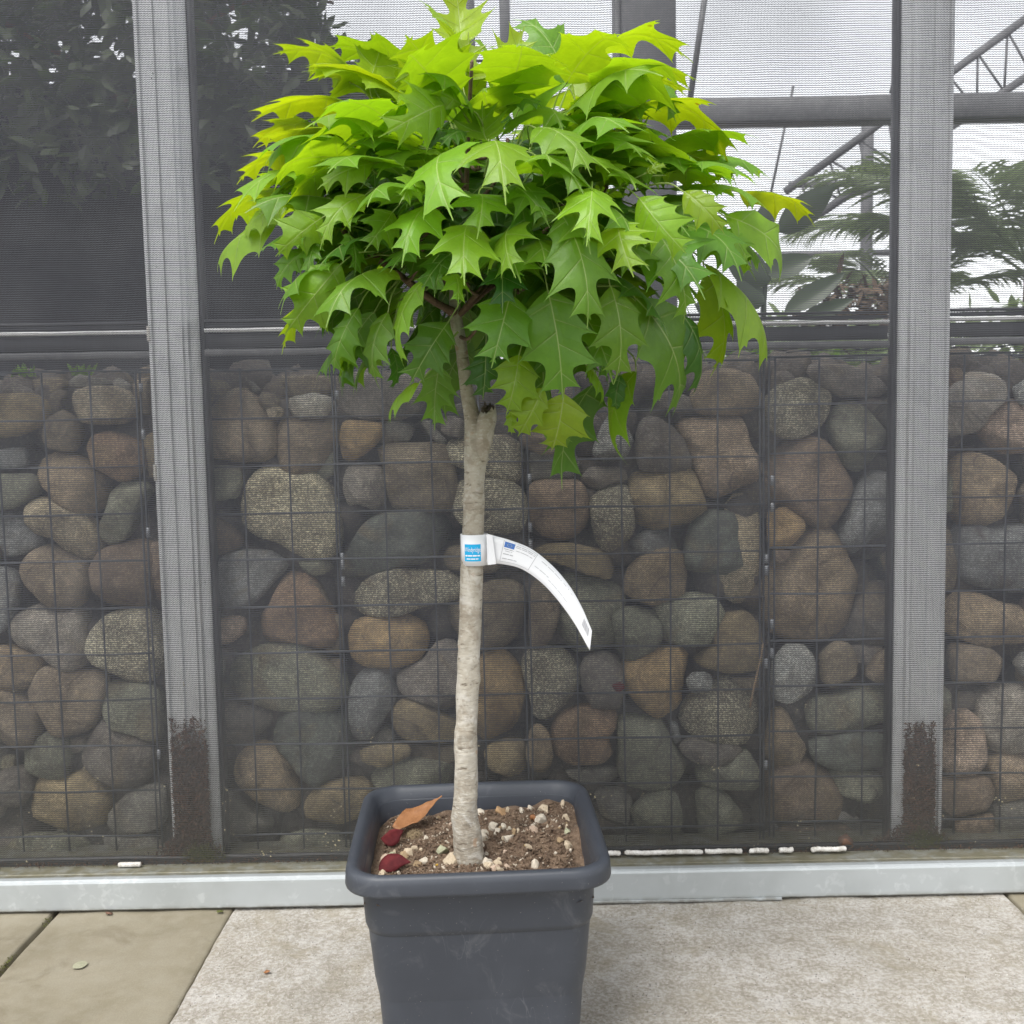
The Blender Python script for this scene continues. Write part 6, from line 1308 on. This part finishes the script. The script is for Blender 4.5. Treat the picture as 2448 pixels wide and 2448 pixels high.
def gt(rr): return (rr.uniform(-1.35, -.45), 2.42+rr.uniform(-.06, .06), 1.10+rr.uniform(0, .012)) if nz3((rr.random()*0+rr.uniform(0, 9), 0, 0)) > -.2 else None
# small weeds on the gabion top, left
rw = random.Random(2)
for k, (x, lab_) in enumerate(((-1.06, 'tiny green weed on the gabion top at the far left edge'), (-.93, 'tiny green weed on the gabion top beside the left post'), (-.28, 'tiny green weed on the gabion top left of the trunk'))):
    parts = []
    for i in range(16):
        a = rw.random()*6.28; leaf_quad(Vector((x+rw.uniform(-.025, .025), 2.30+rw.uniform(-.02, .02), 1.095)), Vector((math.cos(a)*.6, math.sin(a)*.6, 1)).normalized(), Vector((math.cos(a+1.5), math.sin(a+1.5), .2)), rw.uniform(.02, .036), .008, parts)
    tag(mesh('weed', *join(parts), MT['grass']), lab_, 'weed', 'weeds on the gabion top')

# ------------------------------------------------------------------ small loose things
tag(mesh('straw_stalk', *tube(crv([(.500, 2.190, .36), (.512, 2.188, .42), (.524, 2.187, .475), (.528, 2.187, .50)], 8), [.0022]*4+[.0014]*5, 6), MT['straw'], None, True), 'dry straw stalk leaning against the gabion wires at the seam', 'straw')
for p, s, mt, lab_ in (((.222, 2.199, .407), .016, 'red', 'crimson leaf scrap caught among stones right of the trunk'), ((-.455, 1.80, .003), .007, 'orange', 'tiny orange leaf scrap on the rough slab left of the pot'), ((-.605, 2.035, .004), .008, 'moss', 'yellow green leaf scrap at the foot of the sill'), ((-.83, 2.036, .004), .009, 'litr', 'brown leaf scrap at the foot of the sill, far left'), ((.688, 2.1315, .088), .02, 'litr', 'withered brown leaf on the sill left of the right post')):
    V = []; rr = random.Random(int(s*1e4)+len(mt))
    for i in range(9): a = i*2*math.pi/9; q = s*rr.uniform(.6, 1.1); V.append(Vector((p[0]+q*math.cos(a), p[1]+q*math.sin(a)*(.15 if p[2] > .05 else .8), p[2]+(q*math.sin(a)*.8 if p[2] > .05 else rr.uniform(0, .003)))))
    V.append(Vector(p)+Vector((0, -.003 if p[2] > .05 else 0, .003))); Fc = [(i, (i+1) % 9, 9) for i in range(9)]
    o = mesh('leaf_scrap', V, Fc, MT[mt], None, True); m_ = o.modifiers.new('s', 'SOLIDIFY'); m_.thickness = .0008; tag(o, lab_, 'leaf')
V, Fc = [], []
for i in range(14): a = i*2*math.pi/14; q = .014*(1+.25*nz3((math.cos(a)*2, math.sin(a)*2, 5))); V.append((-.806+q*math.cos(a)*.9, 1.835+q*math.sin(a), .0042))
V.append((-.806, 1.835, .0052)); Fc = [(i, (i+1) % 14, 14) for i in range(14)]
tag(mesh('lichen_spot', V, Fc, mat_simple('pale_lichen', (.27, .27, .18), (.33, .32, .23), 300, .95, .5)), 'round pale green lichen spot on the smooth slab at the left', 'lichen')
# grit on the rough slab
def gf(rr):
    x, y = rr.uniform(J2, J3), rr.uniform(1.25, 2.04); return (x, y, .002)
tag(mesh('slab_grit', *crumbs(2600, gf, 41, .0006, .0018, .9), MT['foam']), 'pale grit scattered over the rough concrete slab', 'grit', kind='stuff')
tag(mesh('slab_grit', *crumbs(700, gf, 43, .0006, .0020, 1.1), MT['litd']), 'dark specks scattered over the rough concrete slab', 'grit', kind='stuff')
